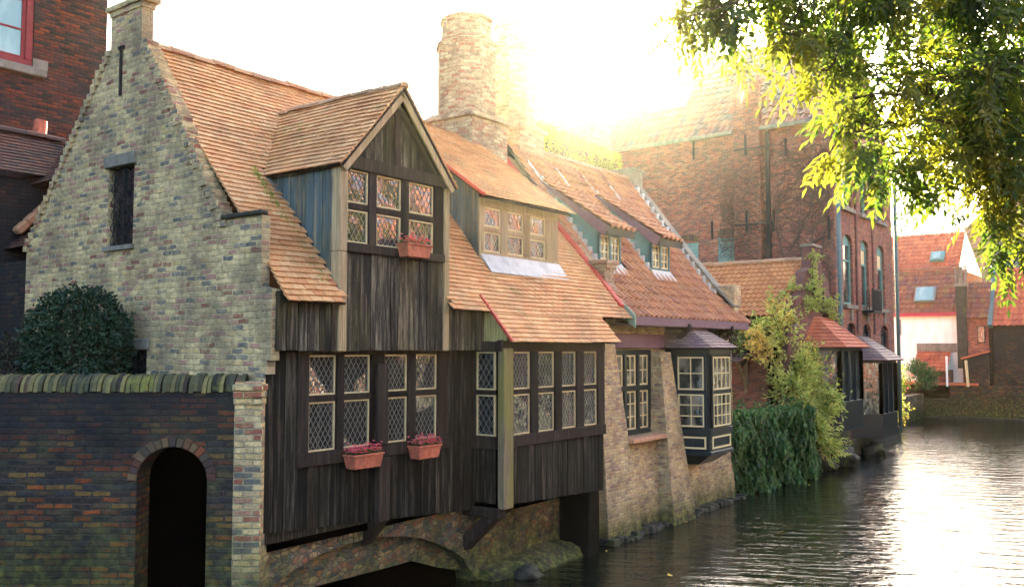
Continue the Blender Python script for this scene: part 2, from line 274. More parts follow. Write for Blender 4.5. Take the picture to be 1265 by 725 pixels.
# ------------------------------------------------------------------ object helpers
def link(o, parent=None):
    col.objects.link(o)
    if parent is not None: o.parent = parent
    return o
def rootof(name, loc, label=None, cat=None, group=None, kind=None):
    o = bpy.data.objects.new(name, None); o.empty_display_size = .2; col.objects.link(o); o.location = loc
    return tag(o, label, cat, group, kind)
def tag(o, label=None, cat=None, group=None, kind=None):
    if label: o['label'] = label
    if cat: o['category'] = cat
    if group: o['group'] = group
    if kind: o['kind'] = kind
    return o
def wloc(o):
    v = Vector((0, 0, 0))
    while o is not None: v += o.location; o = o.parent
    return v
class Fr:      # local axes: u along, d outwards, z up
    def __init__(s, o, u, n): s.o = Vector(o); s.u = Vector(u).normalized(); s.n = Vector(n).normalized()
    def __call__(s, p): return s.o + s.u * p[0] + s.n * p[1] + Z3 * p[2]
class MB:
    def __init__(s, fr=None): s.v = []; s.f = []; s.fr = fr
    def P(s, p): return s.fr(p) if s.fr else Vector(p)
    def add(s, pts, faces):
        b = len(s.v); s.v += [s.P(p) for p in pts]; s.f += [tuple(b + i for i in f) for f in faces]
    def hexa(s, p): s.add(p, [(0, 3, 2, 1), (4, 5, 6, 7), (0, 1, 5, 4), (1, 2, 6, 5), (2, 3, 7, 6), (3, 0, 4, 7)])
    def box(s, a0, a1, b0, b1, c0, c1, j=0):
        p = [(a0, b0, c0), (a1, b0, c0), (a1, b1, c0), (a0, b1, c0), (a0, b0, c1), (a1, b0, c1), (a1, b1, c1), (a0, b1, c1)]
        if j: p = [tuple(x + U(-j, j) for x in q) for q in p]
        s.hexa(p)
    def quad(s, *p): s.add(p, [tuple(range(len(p)))])
    def prism(s, pts, vec):
        n = len(pts); q = [tuple(a + b for a, b in zip(p, vec)) for p in pts]
        s.add(list(pts) + q, [tuple(range(n - 1, -1, -1)), tuple(range(n, 2 * n))] + [(i, (i + 1) % n, n + (i + 1) % n, n + i) for i in range(n)])
    def beam(s, p, q, w, h, up=(0, 0, 1)):
        p, q = s.P(p), s.P(q); d = (q - p).normalized(); up = Vector(up)
        a = d.cross(up)
        if a.length < 1e-4: a = d.cross(Vector((1, 0, 0)))
        a.normalize(); b = a.cross(d).normalized(); a *= w / 2; b *= h / 2
        fr, s.fr = s.fr, None
        s.hexa([p - a - b, p + a - b, q + a - b, q - a - b, p - a + b, p + a + b, q + a + b, q - a + b]); s.fr = fr
    def tube(s, pts, rad, n=6):
        pts = [s.P(p) for p in pts]; fr, s.fr = s.fr, None; b = len(s.v)
        for i, p in enumerate(pts):
            d = (pts[min(i + 1, len(pts) - 1)] - pts[max(i - 1, 0)]).normalized()
            a = d.cross(Z3)
            if a.length < .01: a = d.cross(Vector((1, 0, 0)))
            a.normalize(); c = d.cross(a); r = rad[i] if isinstance(rad, (list, tuple)) else rad
            for k in range(n):
                t = 2 * math.pi * k / n; s.v.append(p + a * math.cos(t) * r + c * math.sin(t) * r)
        for i in range(len(pts) - 1):
            for k in range(n):
                s.f.append((b + i * n + k, b + i * n + (k + 1) % n, b + (i + 1) * n + (k + 1) % n, b + (i + 1) * n + k))
        s.f.append(tuple(b + k for k in range(n - 1, -1, -1))); s.f.append(tuple(b + (len(pts) - 1) * n + k for k in range(n)))
        s.fr = fr
    def clip(s, co, no):   # drop what lies on the +no side
        bm = s.bm(); bmesh.ops.bisect_plane(bm, geom=bm.verts[:] + bm.edges[:] + bm.faces[:], plane_co=co, plane_no=no, clear_outer=True)
        bm.verts.index_update(); s.v = [v.co.copy() for v in bm.verts]; s.f = [tuple(v.index for v in f.verts) for f in bm.faces]; bm.free(); return s
    def bm(s):
        me = bpy.data.meshes.new('t'); me.from_pydata(s.v, [], s.f); bm = bmesh.new(); bm.from_mesh(me); bpy.data.meshes.remove(me); return bm
    def build(s, name, mat, parent=None, smooth=False, bevel=0, holes=None, fixn=True):
        off = wloc(parent) if parent is not None else Vector((0, 0, 0))
        me = bpy.data.meshes.new(name); me.from_pydata([tuple(v - off) for v in s.v], [], s.f)
        if holes:
            o = bpy.data.objects.new('t', me); col.objects.link(o)
            for h in holes:
                hm = bpy.data.meshes.new('h'); hm.from_pydata([tuple(v - off) for v in h.v], [], h.f)
                b2 = bmesh.new(); b2.from_mesh(hm); bmesh.ops.recalc_face_normals(b2, faces=b2.faces); b2.to_mesh(hm); b2.free()
                ho = bpy.data.objects.new('h', hm); col.objects.link(ho)
                b2 = bmesh.new(); b2.from_mesh(o.data); bmesh.ops.recalc_face_normals(b2, faces=b2.faces); b2.to_mesh(o.data); b2.free()
                md = o.modifiers.new('b', 'BOOLEAN'); md.operation = 'DIFFERENCE'; md.object = ho; md.solver = 'EXACT'
                bpy.context.view_layer.update(); dg = bpy.context.evaluated_depsgraph_get()
                nm = bpy.data.meshes.new_from_object(o.evaluated_get(dg)); o.modifiers.clear(); o.data = nm
                bpy.data.objects.remove(ho)
            me = o.data; me.name = name; bpy.data.objects.remove(o); fixn = False
        bm = bmesh.new(); bm.from_mesh(me)
        if bevel: bmesh.ops.bevel(bm, geom=bm.edges[:], offset=bevel, segments=1, affect='EDGES', clamp_overlap=True)
        if fixn: bmesh.ops.recalc_face_normals(bm, faces=bm.faces)
        uvl = bm.loops.layers.uv.new('UVMap'); bm.normal_update()
        for f in bm.faces:
            n = f.normal
            if abs(n.z) > .92: t = Vector((1, 0, 0)); w = Vector((0, 1, 0))
            else:
                t = Z3.cross(n).normalized(); w = n.cross(t)
            for l in f.loops:
                p = l.vert.co + off; l[uvl].uv = (p.dot(t), p.dot(w))
            f.smooth = smooth
        bm.to_mesh(me); bm.free(); me.materials.clear(); me.materials.append(M[mat] if isinstance(mat, str) else mat)
        return link(bpy.data.objects.new(name, me), parent)

def boxo(name, mat, parent, *a, fr=None, bevel=0):
    m = MB(fr); m.box(*a); return m.build(name, mat, parent, bevel=bevel)

def plain_tiles(mb, O, Uv, Vv, W, L, e=.09, tw=.17, th=.018, skip=None, jit=.0025):
    O, Uv, Vv = Vector(O), Vector(Uv).normalized(), Vector(Vv).normalized(); Nn = Uv.cross(Vv)
    if Nn.z < 0: Nn = -Nn
    rows = int(L / e) + 1
    for i in range(rows):
        v0 = i * e - .012; v1 = min((i + 1) * e + .03, L + .02); off = (i % 2) * tw / 2
        u = -off
        while u < W:
            a, c = max(u, 0), min(u + tw - .002, W)
            if c - a > .02 and not (skip and skip(O + Uv * ((a + c) / 2) + Vv * (v0 + e / 2))):
                dv = U(-jit, jit) + (U(-.02, .0) if R() < .015 else 0); dn = U(0, .0025); dn2 = U(-.003, .003)
                lo = .046 + dn + .05 * noise.noise((O + Uv * a + Vv * v0) * .55); up = .004 + .05 * noise.noise((O + Uv * a + Vv * v0) * .55)
                if v1 - v0 > .02:
                    p = [O + Uv * a + Vv * (v0 + dv) + Nn * (lo - th), O + Uv * c + Vv * (v0 + dv + dn2) + Nn * (lo - th + dn2), O + Uv * c + Vv * v1 + Nn * up, O + Uv * a + Vv * v1 + Nn * up]
                    q = [x + Nn * th for x in p]
                    mb.add(p + q, [(4, 5, 6, 7), (0, 1, 5, 4), (1, 2, 6, 5), (3, 0, 4, 7), (0, 3, 2, 1)])
            u += tw
def pan_tiles(mb, O, Uv, Vv, W, L, e=.27, tw=.21, amp=.038, skip=None, seg=6, jit=.006):
    O, Uv, Vv = Vector(O), Vector(Uv).normalized(), Vector(Vv).normalized(); Nn = Uv.cross(Vv)
    if Nn.z < 0: Nn = -Nn
    for i in range(int(math.ceil(L / e))):
        v0 = i * e - .02; v1 = min((i + 1) * e + .03, L + .01)
        for k in range(int(W / tw)):
            u0 = k * tw
            if skip and skip(O + Uv * (u0 + tw / 2) + Vv * (v0 + e / 2)): continue
            dv = U(-jit, jit); dn = U(-.002, .005); pts = []; du = U(-.003, .003)
            for s_ in range(seg + 1):
                t = s_ / seg; h = amp * (math.sin(2 * math.pi * t + .6) if t < .86 else math.sin(2 * math.pi * .86 + .6) + (t - .86) * 4.5)
                u = u0 + du + t * (tw + .008)
                pts += [O + Uv * u + Vv * (v0 + dv) + Nn * (h + .014 + dn), O + Uv * u + Vv * (v0 + dv) + Nn * (h + .056 + dn), O + Uv * u + Vv * v1 + Nn * (h + .008)]
            fs = []
            for s_ in range(seg):
                a = 3 * s_; c = a + 3
                fs += [(a, c, c + 1, a + 1), (a + 1, c + 1, c + 2, a + 2)]
            mb.add(pts, fs)
def ridge(name, parent, p, q, r=.11, mat='ridge', L=.33, jit=.012):
    m = MB(); p, q = Vector(p), Vector(q); D = q - p; n = max(1, int(D.length / L)); d = D.normalized(); a = d.cross(Z3).normalized()
    for i in range(n):
        s0 = p + D * (i / n); s1 = p + D * ((i + 1.06) / n); o = Z3 * U(-jit, jit); rr = r * U(.95, 1.05)
        b = len(m.v); k = 7
        for c, sc in ((s0, 1.0), (s1, .93)):
            for j in range(k):
                t = math.pi * j / (k - 1); m.v.append(c + o + a * math.cos(t) * rr * sc + Z3 * (math.sin(t) * rr * sc * .9 - .05))
        for j in range(k - 1): m.f.append((b + j, b + j + 1, b + k + j + 1, b + k + j))
        m.f.append(tuple(b + j for j in range(k)))
    return m.build(name, mat, parent, fixn=False)
def planks(mb, fr, u0, u1, bot, top, w=.15, th=.028, gap=.012, d0=0.0):
    fb = bot if callable(bot) else (lambda u: bot); ft = top if callable(top) else (lambda u: top)
    u = u0; mb.fr = fr
    while u < u1 - .02:
        ww = min(w * U(.75, 1.3), u1 - u); a, c = u + gap / 2, u + ww - gap / 2; d = d0 + U(0, .010); j = U(-.006, .008)
        za, zc = fb(a) + j, fb(c) + j; ta, tc_ = ft(a), ft(c)
        if ta - za > .01 or tc_ - zc > .01:
            tw = U(-.003, .003)
            mb.hexa([(a, d, za), (c, d, zc), (c, d + th + tw, zc), (a, d + th, za), (a, d, ta), (c, d, tc_), (c, d + th, tc_), (a, d + th + tw, ta)])
        u += ww
    return mb
def lattice(mb, u0, u1, z0, z1, nx, aspect=1.55, d=.004, w=.0055):
    dx = (u1 - u0) / nx; dz = dx * aspect
    W, Hh = u1 - u0, z1 - z0
    for sgn in (1, -1):
        k0 = -int(Hh / dz) - 2; k1 = int(W / dx + Hh / dz) + 3
        for k in range(k0, k1):
            # line: u/dx + sgn*z/dz = k (+.5)
            pts = []
            c = k + .5 if sgn > 0 else k + .5 
            for zz in (0, Hh):
                pts.append(((c - sgn * zz / dz) * dx, zz))
            (ua, za), (ub, zb) = pts
            # clip to 0..W
            if max(ua, ub) <= 0 or min(ua, ub) >= W: continue
            def at(u): return za + (zb - za) * (u - ua) / (ub - ua)
            if ua < 0: za, ua = at(0), 0
            elif ua > W: za, ua = at(W), W
            if ub < 0: zb, ub = at(0), 0
            elif ub > W: zb, ub = at(W), W
            if abs(zb - za) < .01: continue
            j = U(-.002, .002)
            mb.beam((u0 + ua + j, d, z0 + za), (u0 + ub - j, d, z0 + zb), w, .005, up=mb.fr.n)
def leaded(parent, fr, u0, u1, z0, z1, nx=5, fw=.022, glass='glass', frame='casement'):
    m = MB(fr)
    for a in ((u0, u1, z0, z0 + fw), (u0, u1, z1 - fw, z1)): m.box(a[0], a[1], -.02, .022, a[2], a[3])
    for a in ((u0, u0 + fw), (u1 - fw, u1)): m.box(a[0], a[1], -.02, .0222, z0 + fw, z1 - fw)
    w = m.build('leaded_casement', frame, parent, bevel=.003)
    g_ = MB(fr); t = [U(-.008, .008) for _ in range(4)]; glass = random.choice(('glass', 'glass', 'glassd', 'glassc2'))
    g_.hexa([(u0 + fw * .5, -.012, z0 + fw * .5), (u1 - fw * .5, -.012, z0 + fw * .5), (u1 - fw * .5, -.004 + t[0], z0 + fw * .5), (u0 + fw * .5, -.004 + t[1], z0 + fw * .5),
             (u0 + fw * .5, -.012, z1 - fw * .5), (u1 - fw * .5, -.012, z1 - fw * .5), (u1 - fw * .5, -.004 + t[2], z1 - fw * .5), (u0 + fw * .5, -.004 + t[3], z1 - fw * .5)])
    g_.build('pane', glass, w)
    l = MB(fr); lattice(l, u0 + fw, u1 - fw, z0 + fw, z1 - fw, nx); l.build('leading', 'lead', w)
    return w
def muntin(parent, fr, u0, u1, z0, z1, nx, nz, fw=.03, bar=.016, glass='glassc', frame='yellow', outer=None, name='sash'):
    m = MB(fr)
    m.box(u0, u1, -.02, .02, z0, z0 + fw); m.box(u0, u1, -.02, .02, z1 - fw, z1)
    m.box(u0, u0 + fw, -.02, .0202, z0 + fw, z1 - fw); m.box(u1 - fw, u1, -.02, .0202, z0 + fw, z1 - fw)
    for i in range(1, nx): x = u0 + (u1 - u0) * i / nx; m.box(x - bar / 2, x + bar / 2, -.015, .014, z0 + fw, z1 - fw)
    for i in range(1, nz): z = z0 + (z1 - z0) * i / nz; m.box(u0 + fw, u1 - fw, -.014, .0125, z - bar / 2, z + bar / 2)
    w = m.build(name, frame, parent)
    boxo('pane', glass, w, u0 + fw * .4, u1 - fw * .4, -.012, -.004, z0 + fw * .4, z1 - fw * .4, fr=fr)
    return w
def leaf(mb, p, d, n, L, W, fold=.25):
    d = d.normalized(); s = d.cross(n)
    if s.length < 1e-3: s = d.orthogonal()
    s.normalize(); n = s.cross(d)
    a = p + d * L * .45 + s * W * .5 + n * W * fold; c = p + d * L * .45 - s * W * .5 + n * W * fold; e = p + d * L - n * L * .1
    b = len(mb.v); mb.v += [p, a, e, c]; mb.f += [(b, b + 1, b + 2), (b, b + 2, b + 3)]
def rv():
    while 1:
        v = Vector((U(-1, 1), U(-1, 1), U(-1, 1)))
        if .05 < v.length < 1: return v.normalized()
def clump(mb, c, r, n, L=.05, W=.03, shell=.5, up=.3, squash=1):
    c = Vector(c)
    for _ in range(n):
        v = rv(); rr = r * (shell + (1 - shell) * R()) * (0.8 + .35 * noise.noise(v * 2.3 + c * 3))
        p = c + Vector((v.x, v.y, v.z * squash)) * rr
        leaf(mb, p, (v + rv() * .9 + Z3 * -.2), v + rv() * .6 + Z3 * up, L * U(.7, 1.3), W * U(.8, 1.2))

# =================================================================== SETTING
CAMH = 3.5
m = MB(); m.add([(-70, -70, 0), (130, -70, 0), (130, 90, 0), (-70, 90, 0)], [(0, 1, 2, 3)])
water = tag(m.build('canal_water', 'dark'), kind='structure', label='dark rippled canal water catching the bright sky')
wm, nt, b, out = new_mat('canal_water'); tc, ge = coords(nt); pos = ge.outputs['Position']
b.inputs['Base Color'].default_value = (.004, .007, .004, 1); b.inputs['Roughness'].default_value = .06; b.inputs['IOR'].default_value = 1.62; b.inputs['Specular IOR Level'].default_value = 1.0
wp = mapping(nt, pos, rot=(0, 0, math.radians(-26)))
n1 = tex(nt, 'TexNoise', mapping(nt, wp, (2.3, .55, 1)), Scale=1.6, Detail=4.0, Roughness=.55, Distortion=.3)
n2 = tex(nt, 'TexNoise', mapping(nt, wp, (9.0, 2.6, 1)), Scale=1.2, Detail=4.0, Roughness=.6, Distortion=.4)
p1 = bump(nt, b, n1.outputs[0], .42, .14); bump(nt, b, n2.outputs[0], .5, .03, p1)
water.data.materials[0] = wm
m = MB(); m.box(-70, 130, -70, 90, -1.6, -1.5); tag(m.build('canal_bed', 'soil'), kind='structure')
# ground blocks behind the quay line (left bank) and the far bank
def ground(name, pts, z, mat='yard'):
    m = MB(); m.prism([(x, y, -1.45) for x, y in pts], (0, 0, z + 1.45)); return tag(m.build(name, mat), kind='structure')
ground('left_bank_ground', [(6.9, 9.0), (14.2, 9.0), (20.0, 9.3), (24.9, 9.3), (29.6, 9.4), (36.0, 9.4), (37, 40), (-10, 40), (-10, 13.5), (4.2, 12.4)], .9)
ground('far_bank_ground', [(37.6, 11.6), (49.6, 11.6), (49.6, -40), (110, -40), (110, 60), (37.1, 60), (37.1, 40.2)], 1.0)
ground('right_bank_ground', [(-30, -3.2), (44, -3.2), (49.4, -6), (49.4, -40), (-30, -40)], 1.1)

# =================================================================== TIMBER HOUSE
GX = 6.55
TH = rootof('timber_house', (GX, 8.4, 0), 'old canal house with black weathered boards, leaded windows and orange tiled roof', 'house')
# --- gable wall facing the camera side
gy = [(8.52, -.3), (8.52, 2.98), (8.47, 2.98), (8.47, 3.06), (8.42, 3.06), (8.42, 3.2), (8.37, 3.2), (8.37, 3.36), (8.30, 3.36), (8.30, 4.18), (8.50, 4.22), (8.50, 5.06), (9.22, 5.06)]
sl = []
for i in range(1, 27):
    t = i / 26; y = 9.22 + (11.0 - 9.22) * t; z = 5.06 + (7.62 - 5.06) * t
    sl += [(y - .035, z - .03 + U(-.02, .02)), (y, z + U(-.02, .02))]
gy += sl + [(11.16, 7.72), (11.16, 8.16), (11.95, 8.16), (11.95, 7.7)]
for i in range(1, 22):
    t = i / 21; gy += [(11.95 + 2.3 * t, 7.7 - 2.62 * t + U(-.025, .025))]
gy += [(14.25, 5.0), (14.25, -.3)]
m = MB(); m.prism([(GX, y, z) for y, z in gy], (.12, 0, 0))
h1 = MB(); h1.box(6.4, 6.64, 11.25, 11.90, 4.90, 6.0); h2 = MB(); h2.box(6.4, 6.64, 10.84, 11.54, 2.9, 3.48)
m.build('gable_wall', 'gable', TH, holes=[h1, h2])
m = MB(); 
for i in range(34):      # rough bricks along the sloping parapet
    t = i / 33; y = 9.22 + 1.8 * t; z = 5.06 + 2.58 * t
    m.box(GX - .03 + U(-.01, .01), GX + .16, y - .04, y + .10, z - .09, z + .02 + U(-.015, .02), .008)
m.build('parapet_bricks', 'gable', TH); m = MB()
for i in range(30):
    t = i / 29; y = 11.97 + 2.28 * t; z = 7.7 - 2.62 * t
    m.box(GX - .03 + U(-.01, .01), GX + .16, y - .05, y + .07, z - .09, z + .02 + U(-.015, .02), .008)
m.build('parapet_bricks', 'gable', TH)
m = MB(); m.box(GX - .05, GX + .08, 8.48, 9.24, 5.06, 5.11, .004); m.build('kneeler_slab', 'darkstone', TH, bevel=.01)
m = MB(); m.box(GX - .02, GX + .2, 11.14, 11.97, 8.16, 8.24); m.box(GX - .05, GX + .24, 11.08, 12.03, 8.24, 8.32); m.box(GX + .12, GX + .18, 11.16, 11.95, 7.4, 8.16)
m.build('apex_stack', 'gable', TH, bevel=.008)
m = MB(); m.box(GX - .03, GX, 11.62, 11.66, 7.0, 7.7); m.box(GX - .03, GX, 11.57, 11.71, 7.66, 7.7); m.build('wall_anchor', 'iron', TH)
m = MB(); m.box(GX - .05, GX + .04, 11.2, 11.97, 6.0, 6.17, .006); m.build('lintel', 'stone', TH, bevel=.012); m = MB(); m.box(GX - .04, GX + .04, 10.78, 11.6, 3.48, 3.62, .006); m.build('lintel', 'stone', TH, bevel=.012)
gfr = Fr((GX + .07, 0, 0), (0, -1, 0), (-1, 0, 0))
def grille_window(u0, u1, z0, z1):
    w = boxo('barred_window', 'iron', TH, u0, u1, -.03, -.01, z0, z1, fr=gfr)
    boxo('pane', 'glass', w, u0 + .03, u1 - .03, -.012, 0, z0 + .03, z1 - .03, fr=gfr)
    l = MB(gfr); lattice(l, u0, u1, z0, z1, 4, 1.1, .03, .012); l.box((u0 + u1) / 2 - .02, (u0 + u1) / 2 + .01, 0, .03, z0, z1); l.build('leading', 'iron', w)
grille_window(-11.90, -11.25, 4.9, 6.0); grille_window(-11.54, -10.84, 2.9, 3.48)
m = MB(); m.box(GX + .0, GX - .05, 11.2, 11.95, 4.84, 4.9); m.build('sill', 'stone', TH)
# --- facade
F = Fr((0, 8.45, 0), (1, 0, 0), (0, -1, 0))         # lower boards plane
F2 = Fr((0, 8.30, 0), (1, 0, 0), (0, -1, 0))        # jettied boards
F3 = Fr((0, 7.95, 0), (1, 0, 0), (0, -1, 0))        # bay
lowb = lambda u: 1.40 - (u - 6.46) * .071
# backing wall, one solid behind everything
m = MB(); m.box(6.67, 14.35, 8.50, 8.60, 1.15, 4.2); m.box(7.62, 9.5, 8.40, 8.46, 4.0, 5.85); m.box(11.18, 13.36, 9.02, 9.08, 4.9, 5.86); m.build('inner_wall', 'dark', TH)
m = MB(); planks(m, F, 6.57, 7.05, lowb, 3.46, .17); planks(m, F, 7.05, 9.75, lowb, 2.14, .15); planks(m, F, 9.72, 10.42, lowb, 3.46, .19); m.box(6.58, 14.2, -.05, -.002, 1.25, 3.47)
m.build('lower_boards', 'board', TH)
m = MB(F)
m.box(7.02, 9.80, .0, .075, 2.08, 2.24, .004); m.box(7.02, 9.76, .0, .05, 3.42, 3.50)
m.box(7.04, 7.21, 0, .052, 2.24, 3.42); m.box(7.655, 7.775, 0, .055, 2.24, 3.42); m.box(8.245, 8.495, 0, .05, 2.24, 3.42)
m.box(8.945, 9.095, 0, .055, 2.24, 3.42); m.box(9.555, 9.74, 0, .05, 2.24, 3.42)
for a, c in ((7.21, 7.655), (7.775, 8.245), (8.495, 8.945), (9.095, 9.555)): m.box(a, c, 0, .046, 2.85, 2.92)
m.build('window_frame', 'beam', TH, bevel=.006)
m = MB(F); m.box(8.30, 8.52, .045, .15, 1.26, 2.08, .006); m.box(8.30, 8.50, .05, .12, 2.24, 3.3, .004); m.build('long_post', 'beam', TH, bevel=.012)
m = MB(); m.prism([(8.30, 8.32, 1.26), (8.30, 8.62, .92), (8.30, 8.62, 1.26)], (.2, 0, 0)); m.build('post_bracket', 'beam', TH)
for a, c in ((7.215, 7.65), (7.78, 8.24), (8.50, 8.94), (9.10, 9.55)):
    leaded(TH, F, a, c, 2.925, 3.415, 5); leaded(TH, F, a, c, 2.245, 2.845, 5)
# --- jetty
m = MB()
planks(m, F2, 6.60, 7.56, lambda u: 3.47, 4.16, .16); m.build('jetty_boards', 'boardup', TH)
m = MB(); planks(m, F2, 7.66, 9.49, lambda u: 3.47, 4.70, .17, d0=.012); m.build('jetty_boards', 'boardup', TH)
m = MB(); planks(m, F2, 9.6, 10.80, lambda u: 3.47, 4.16, .15); m.build('jetty_boards', 'boardup', TH)
m = MB(); m.box(6.6, 10.8, 8.29, 8.5, 3.50, 3.54); m.box(6.6, 10.7, 8.29, 8.46, 4.1, 4.14); m.build('jetty_soffit', 'beam', TH)
m = MB(F2)
for i in range(70):
    x = U(6.65, 10.7); z = random.choice((3.56, 4.05, 4.6)) + U(-.015, .015)
    if z > 4.1 and not 7.7 < x < 9.4: continue
    m.box(x, x + .012, .035, .048, z, z + .012)
nl = m.build('nail_heads', 'iron', TH)
m = MB(F2)
m.box(7.52, 7.66, -.1, .062, 3.46, 4.7); m.box(7.52, 7.66, -.1, .06, 4.7, 5.84); m.build('dormer_post', 'beampale', TH, bevel=.012)
m = MB(F2); m.box(9.49, 9.61, -.1, .06, 3.46, 4.72); m.box(9.49, 9.61, -.1, .062, 4.72, 5.84); m.build('dormer_post', 'beampale', TH, bevel=.012)
# --- dormer 1
m = MB(F2)
m.box(7.66, 9.49, .0, .085, 4.70, 4.82, .004); m.box(7.57, 9.60, -.06, .07, 5.76, 5.93, .004)
for a, c in ((8.035, 8.175), (8.645, 8.785), (9.295, 9.488)): m.box(a, c, -.02, .045, 4.82, 5.76)
for a, c in ((7.662, 8.035), (8.175, 8.645), (8.785, 9.295)): m.box(a, c, -.02, .036, 5.25, 5.33)
m.build('dormer_frame', 'beam', TH, bevel=.008)
for a, c in ((7.665, 8.03), (8.18, 8.64), (8.79, 9.29)):
    leaded(TH, F2, a, c, 5.335, 5.755, 4 if c < 8.1 else 5); leaded(TH, F2, a, c, 4.825, 5.245, 4 if c < 8.1 else 5)
cx = 8.56; az = 7.02; hs = 1.10; s1 = (7.08 - 5.86) / 1.10
m = MB(); planks(m, F2, 7.62, 9.50, lambda u: 5.93, lambda u: max(5.93, az - .12 - abs(u - cx) * s1), .16, d0=-.03); m.build('gable_boards', 'boardup', TH)
m = MB(F2)
for sg in (-1, 1):
    m.beam((cx, .02, az - .27), (cx + sg * .92, .02, az - .27 - .92 * s1), .05, .10, up=(0, -1, 0))
m.beam((cx, .02, 5.93), (cx, .02, az - .28), .10, .04, up=(0, -1, 0))
m.build('gable_rafters', 'beam', TH, bevel=.006)
for sg in (-1, 1):
    m = MB(F2); m.beam((cx - sg * .03, .12, az - .09), (cx + sg * 1.05, .12, az - .09 - 1.08 * s1), .035, .13, up=(-sg * s1, 0, 1) if False else (0, 0, 1)); m.build('bargeboard', 'beampale', TH, bevel=.006)
RS = 1.148
def rz(y): return 4.12 + RS * (y - 8.2)
for sg in (-1, 1):
    nrm = Vector((sg * s1, 0, 1)).normalized(); Vv = Vector((-sg, 0, s1)).normalized()
    m = MB(); O = Vector((cx + sg * hs, 8.15, az - .02 - hs * s1)); plain_tiles(m, O, (0, 1, 0), Vv, 3.0, math.hypot(hs, hs * s1), .092)
    m.clip((0, 8.2, 4.12 - .02), (0, RS, -1))
    m.build('dormer_roof', 'tile', TH, fixn=False)
    m = MB(); o2 = O - nrm * .012
    m.hexa([o2 + Vector((0, .0, 0)), o2 + Vector((0, 3.0, 0)), o2 + Vector((0, 3.0, 0)) + Vv * 1.63, o2 + Vv * 1.63] + [p - nrm * .03 for p in (o2, o2 + Vector((0, 3., 0)), o2 + Vector((0, 3., 0)) + Vv * 1.63, o2 + Vv * 1.63)])
    m.clip((0, 8.2, 4.12 - .02), (0, RS, -1)); m.build('dormer_sarking', 'beam', TH)
ridge('dormer_ridge', TH, (cx, 8.13, az + .03), (cx, 10.78, az + .03), .085)
C1 = Fr((7.56, 8.26, 0), (0, 1, 0), (-1, 0, 0))
m = MB(); planks(m, C1, 0.02, 1.45, lambda u: rz(8.26 + u) - .02, lambda u: 5.9, .14, d0=-.02); m.build('dormer_cheek', 'cheek', TH)
C1b = Fr((9.55, 9.9, 0), (0, -1, 0), (1, 0, 0))
m = MB(); planks(m, C1b, 0.2, 1.6, lambda u: rz(9.9 - u) - .02, lambda u: 5.9, .14); m.build('dormer_cheek', 'cheek', TH)
m = MB()      # lead and moss line in the valley at the foot of the dormer cheek
for i in range(16):
    y = 8.22 + i * .09; m.beam((7.49, y, rz(y) + .045), (7.49, y + .085, rz(y + .085) + .045), .07, .012)
m.build('cheek_flashing', 'lead', TH)
m = MB()
for i in range(420):
    y = U(8.3, 9.7); x = 7.40 - abs(random.gauss(0, .06)) - (.04 if y > 9 else 0); leaf(m, Vector((x, y, rz(y) + .06)), rv() + Z3 * .4, rv(), .035, .02)
for i in range(160):
    t = R(); leaf(m, Vector((cx - .35 * t - .3 + U(-.1, .1), 10.0 + U(-.9, .4), az - .35 - .45 * t)), rv() + Z3 * .4, rv(), .03, .02)
m.build('moss', 'hedge', TH)
# --- main roof
def skip1(p):
    if 7.50 < p.x < 9.53 and p.z < 5.88: return True
    if p.z >= 5.8 and abs(p.x - cx) < (az - .12 - p.z) / s1: return True
    if 11.2 < p.x < 13.35 and p.z > 5.02 and p.z < 7.5: return True
    return False
Vr = Vector((0, 1, RS)); LR = math.hypot(11.3 - 8.15, RS * 3.15)
m = MB(); plain_tiles(m, (6.64, 8.13, rz(8.13)), (1, 0, 0), Vr, 8.05, LR, .092, skip=skip1)
m.build('main_roof', 'tile', TH, fixn=False)
m = MB(); plain_tiles(m, (10.40, 7.74, rz(7.74)), (1, 0, 0), Vr, 3.16, .60, .092); m.build('bay_roof', 'tile', TH, fixn=False)
# sarking under the tiles (front) and plain rear slope
m = MB()
def slab(x0, x1, y0, y1, off=-.015, th=.03):
    m.hexa([(x0, y0, rz(y0) + off - th), (x1, y0, rz(y0) + off - th), (x1, y1, rz(y1) + off - th), (x0, y1, rz(y1) + off - th), (x0, y0, rz(y0) + off), (x1, y0, rz(y0) + off), (x1, y1, rz(y1) + off), (x0, y1, rz(y1) + off)])
slab(6.68, 7.56, 8.16, 9.7); slab(9.56, 14.6, 8.16, 8.93); slab(10.44, 13.5, 7.77, 8.158); slab(9.56, 11.1, 8.932, 9.7); slab(13.5, 14.6, 8.932, 9.7); slab(6.68, 14.6, 9.702, 11.28)
m.build('roof_sarking', 'beam', TH)
m = MB(); m.hexa([(6.68, 11.3, 7.55), (14.6, 11.3, 7.55), (14.6, 14.4, 4.1), (6.68, 14.4, 4.1), (6.68, 11.3, 7.65), (14.6, 11.3, 7.65), (14.6, 14.45, 4.2), (6.68, 14.45, 4.2)]); m.build('rear_roof', 'tileold', TH)
ridge('main_ridge', TH, (6.7, 11.3, 7.72), (12.2, 11.3, 7.72), .12)
m = MB()      # red verge tiles down the right end
for i in range(13):
    y0 = 8.28 + i * .245; m.beam((14.62, y0, rz(y0) + .05), (14.62, y0 + .27, rz(y0 + .27) + .035), .17, .10)
m.build('verge_tiles', 'verge', TH, bevel=.02)
m = MB()
for i in range(4):
    y0 = 7.72 + i * .15; m.beam((10.40, y0, rz(y0) + .04), (10.40, y0 + .15, rz(y0 + .15) + .035), .04, .04)
m.build('bay_verge', 'verge', TH)
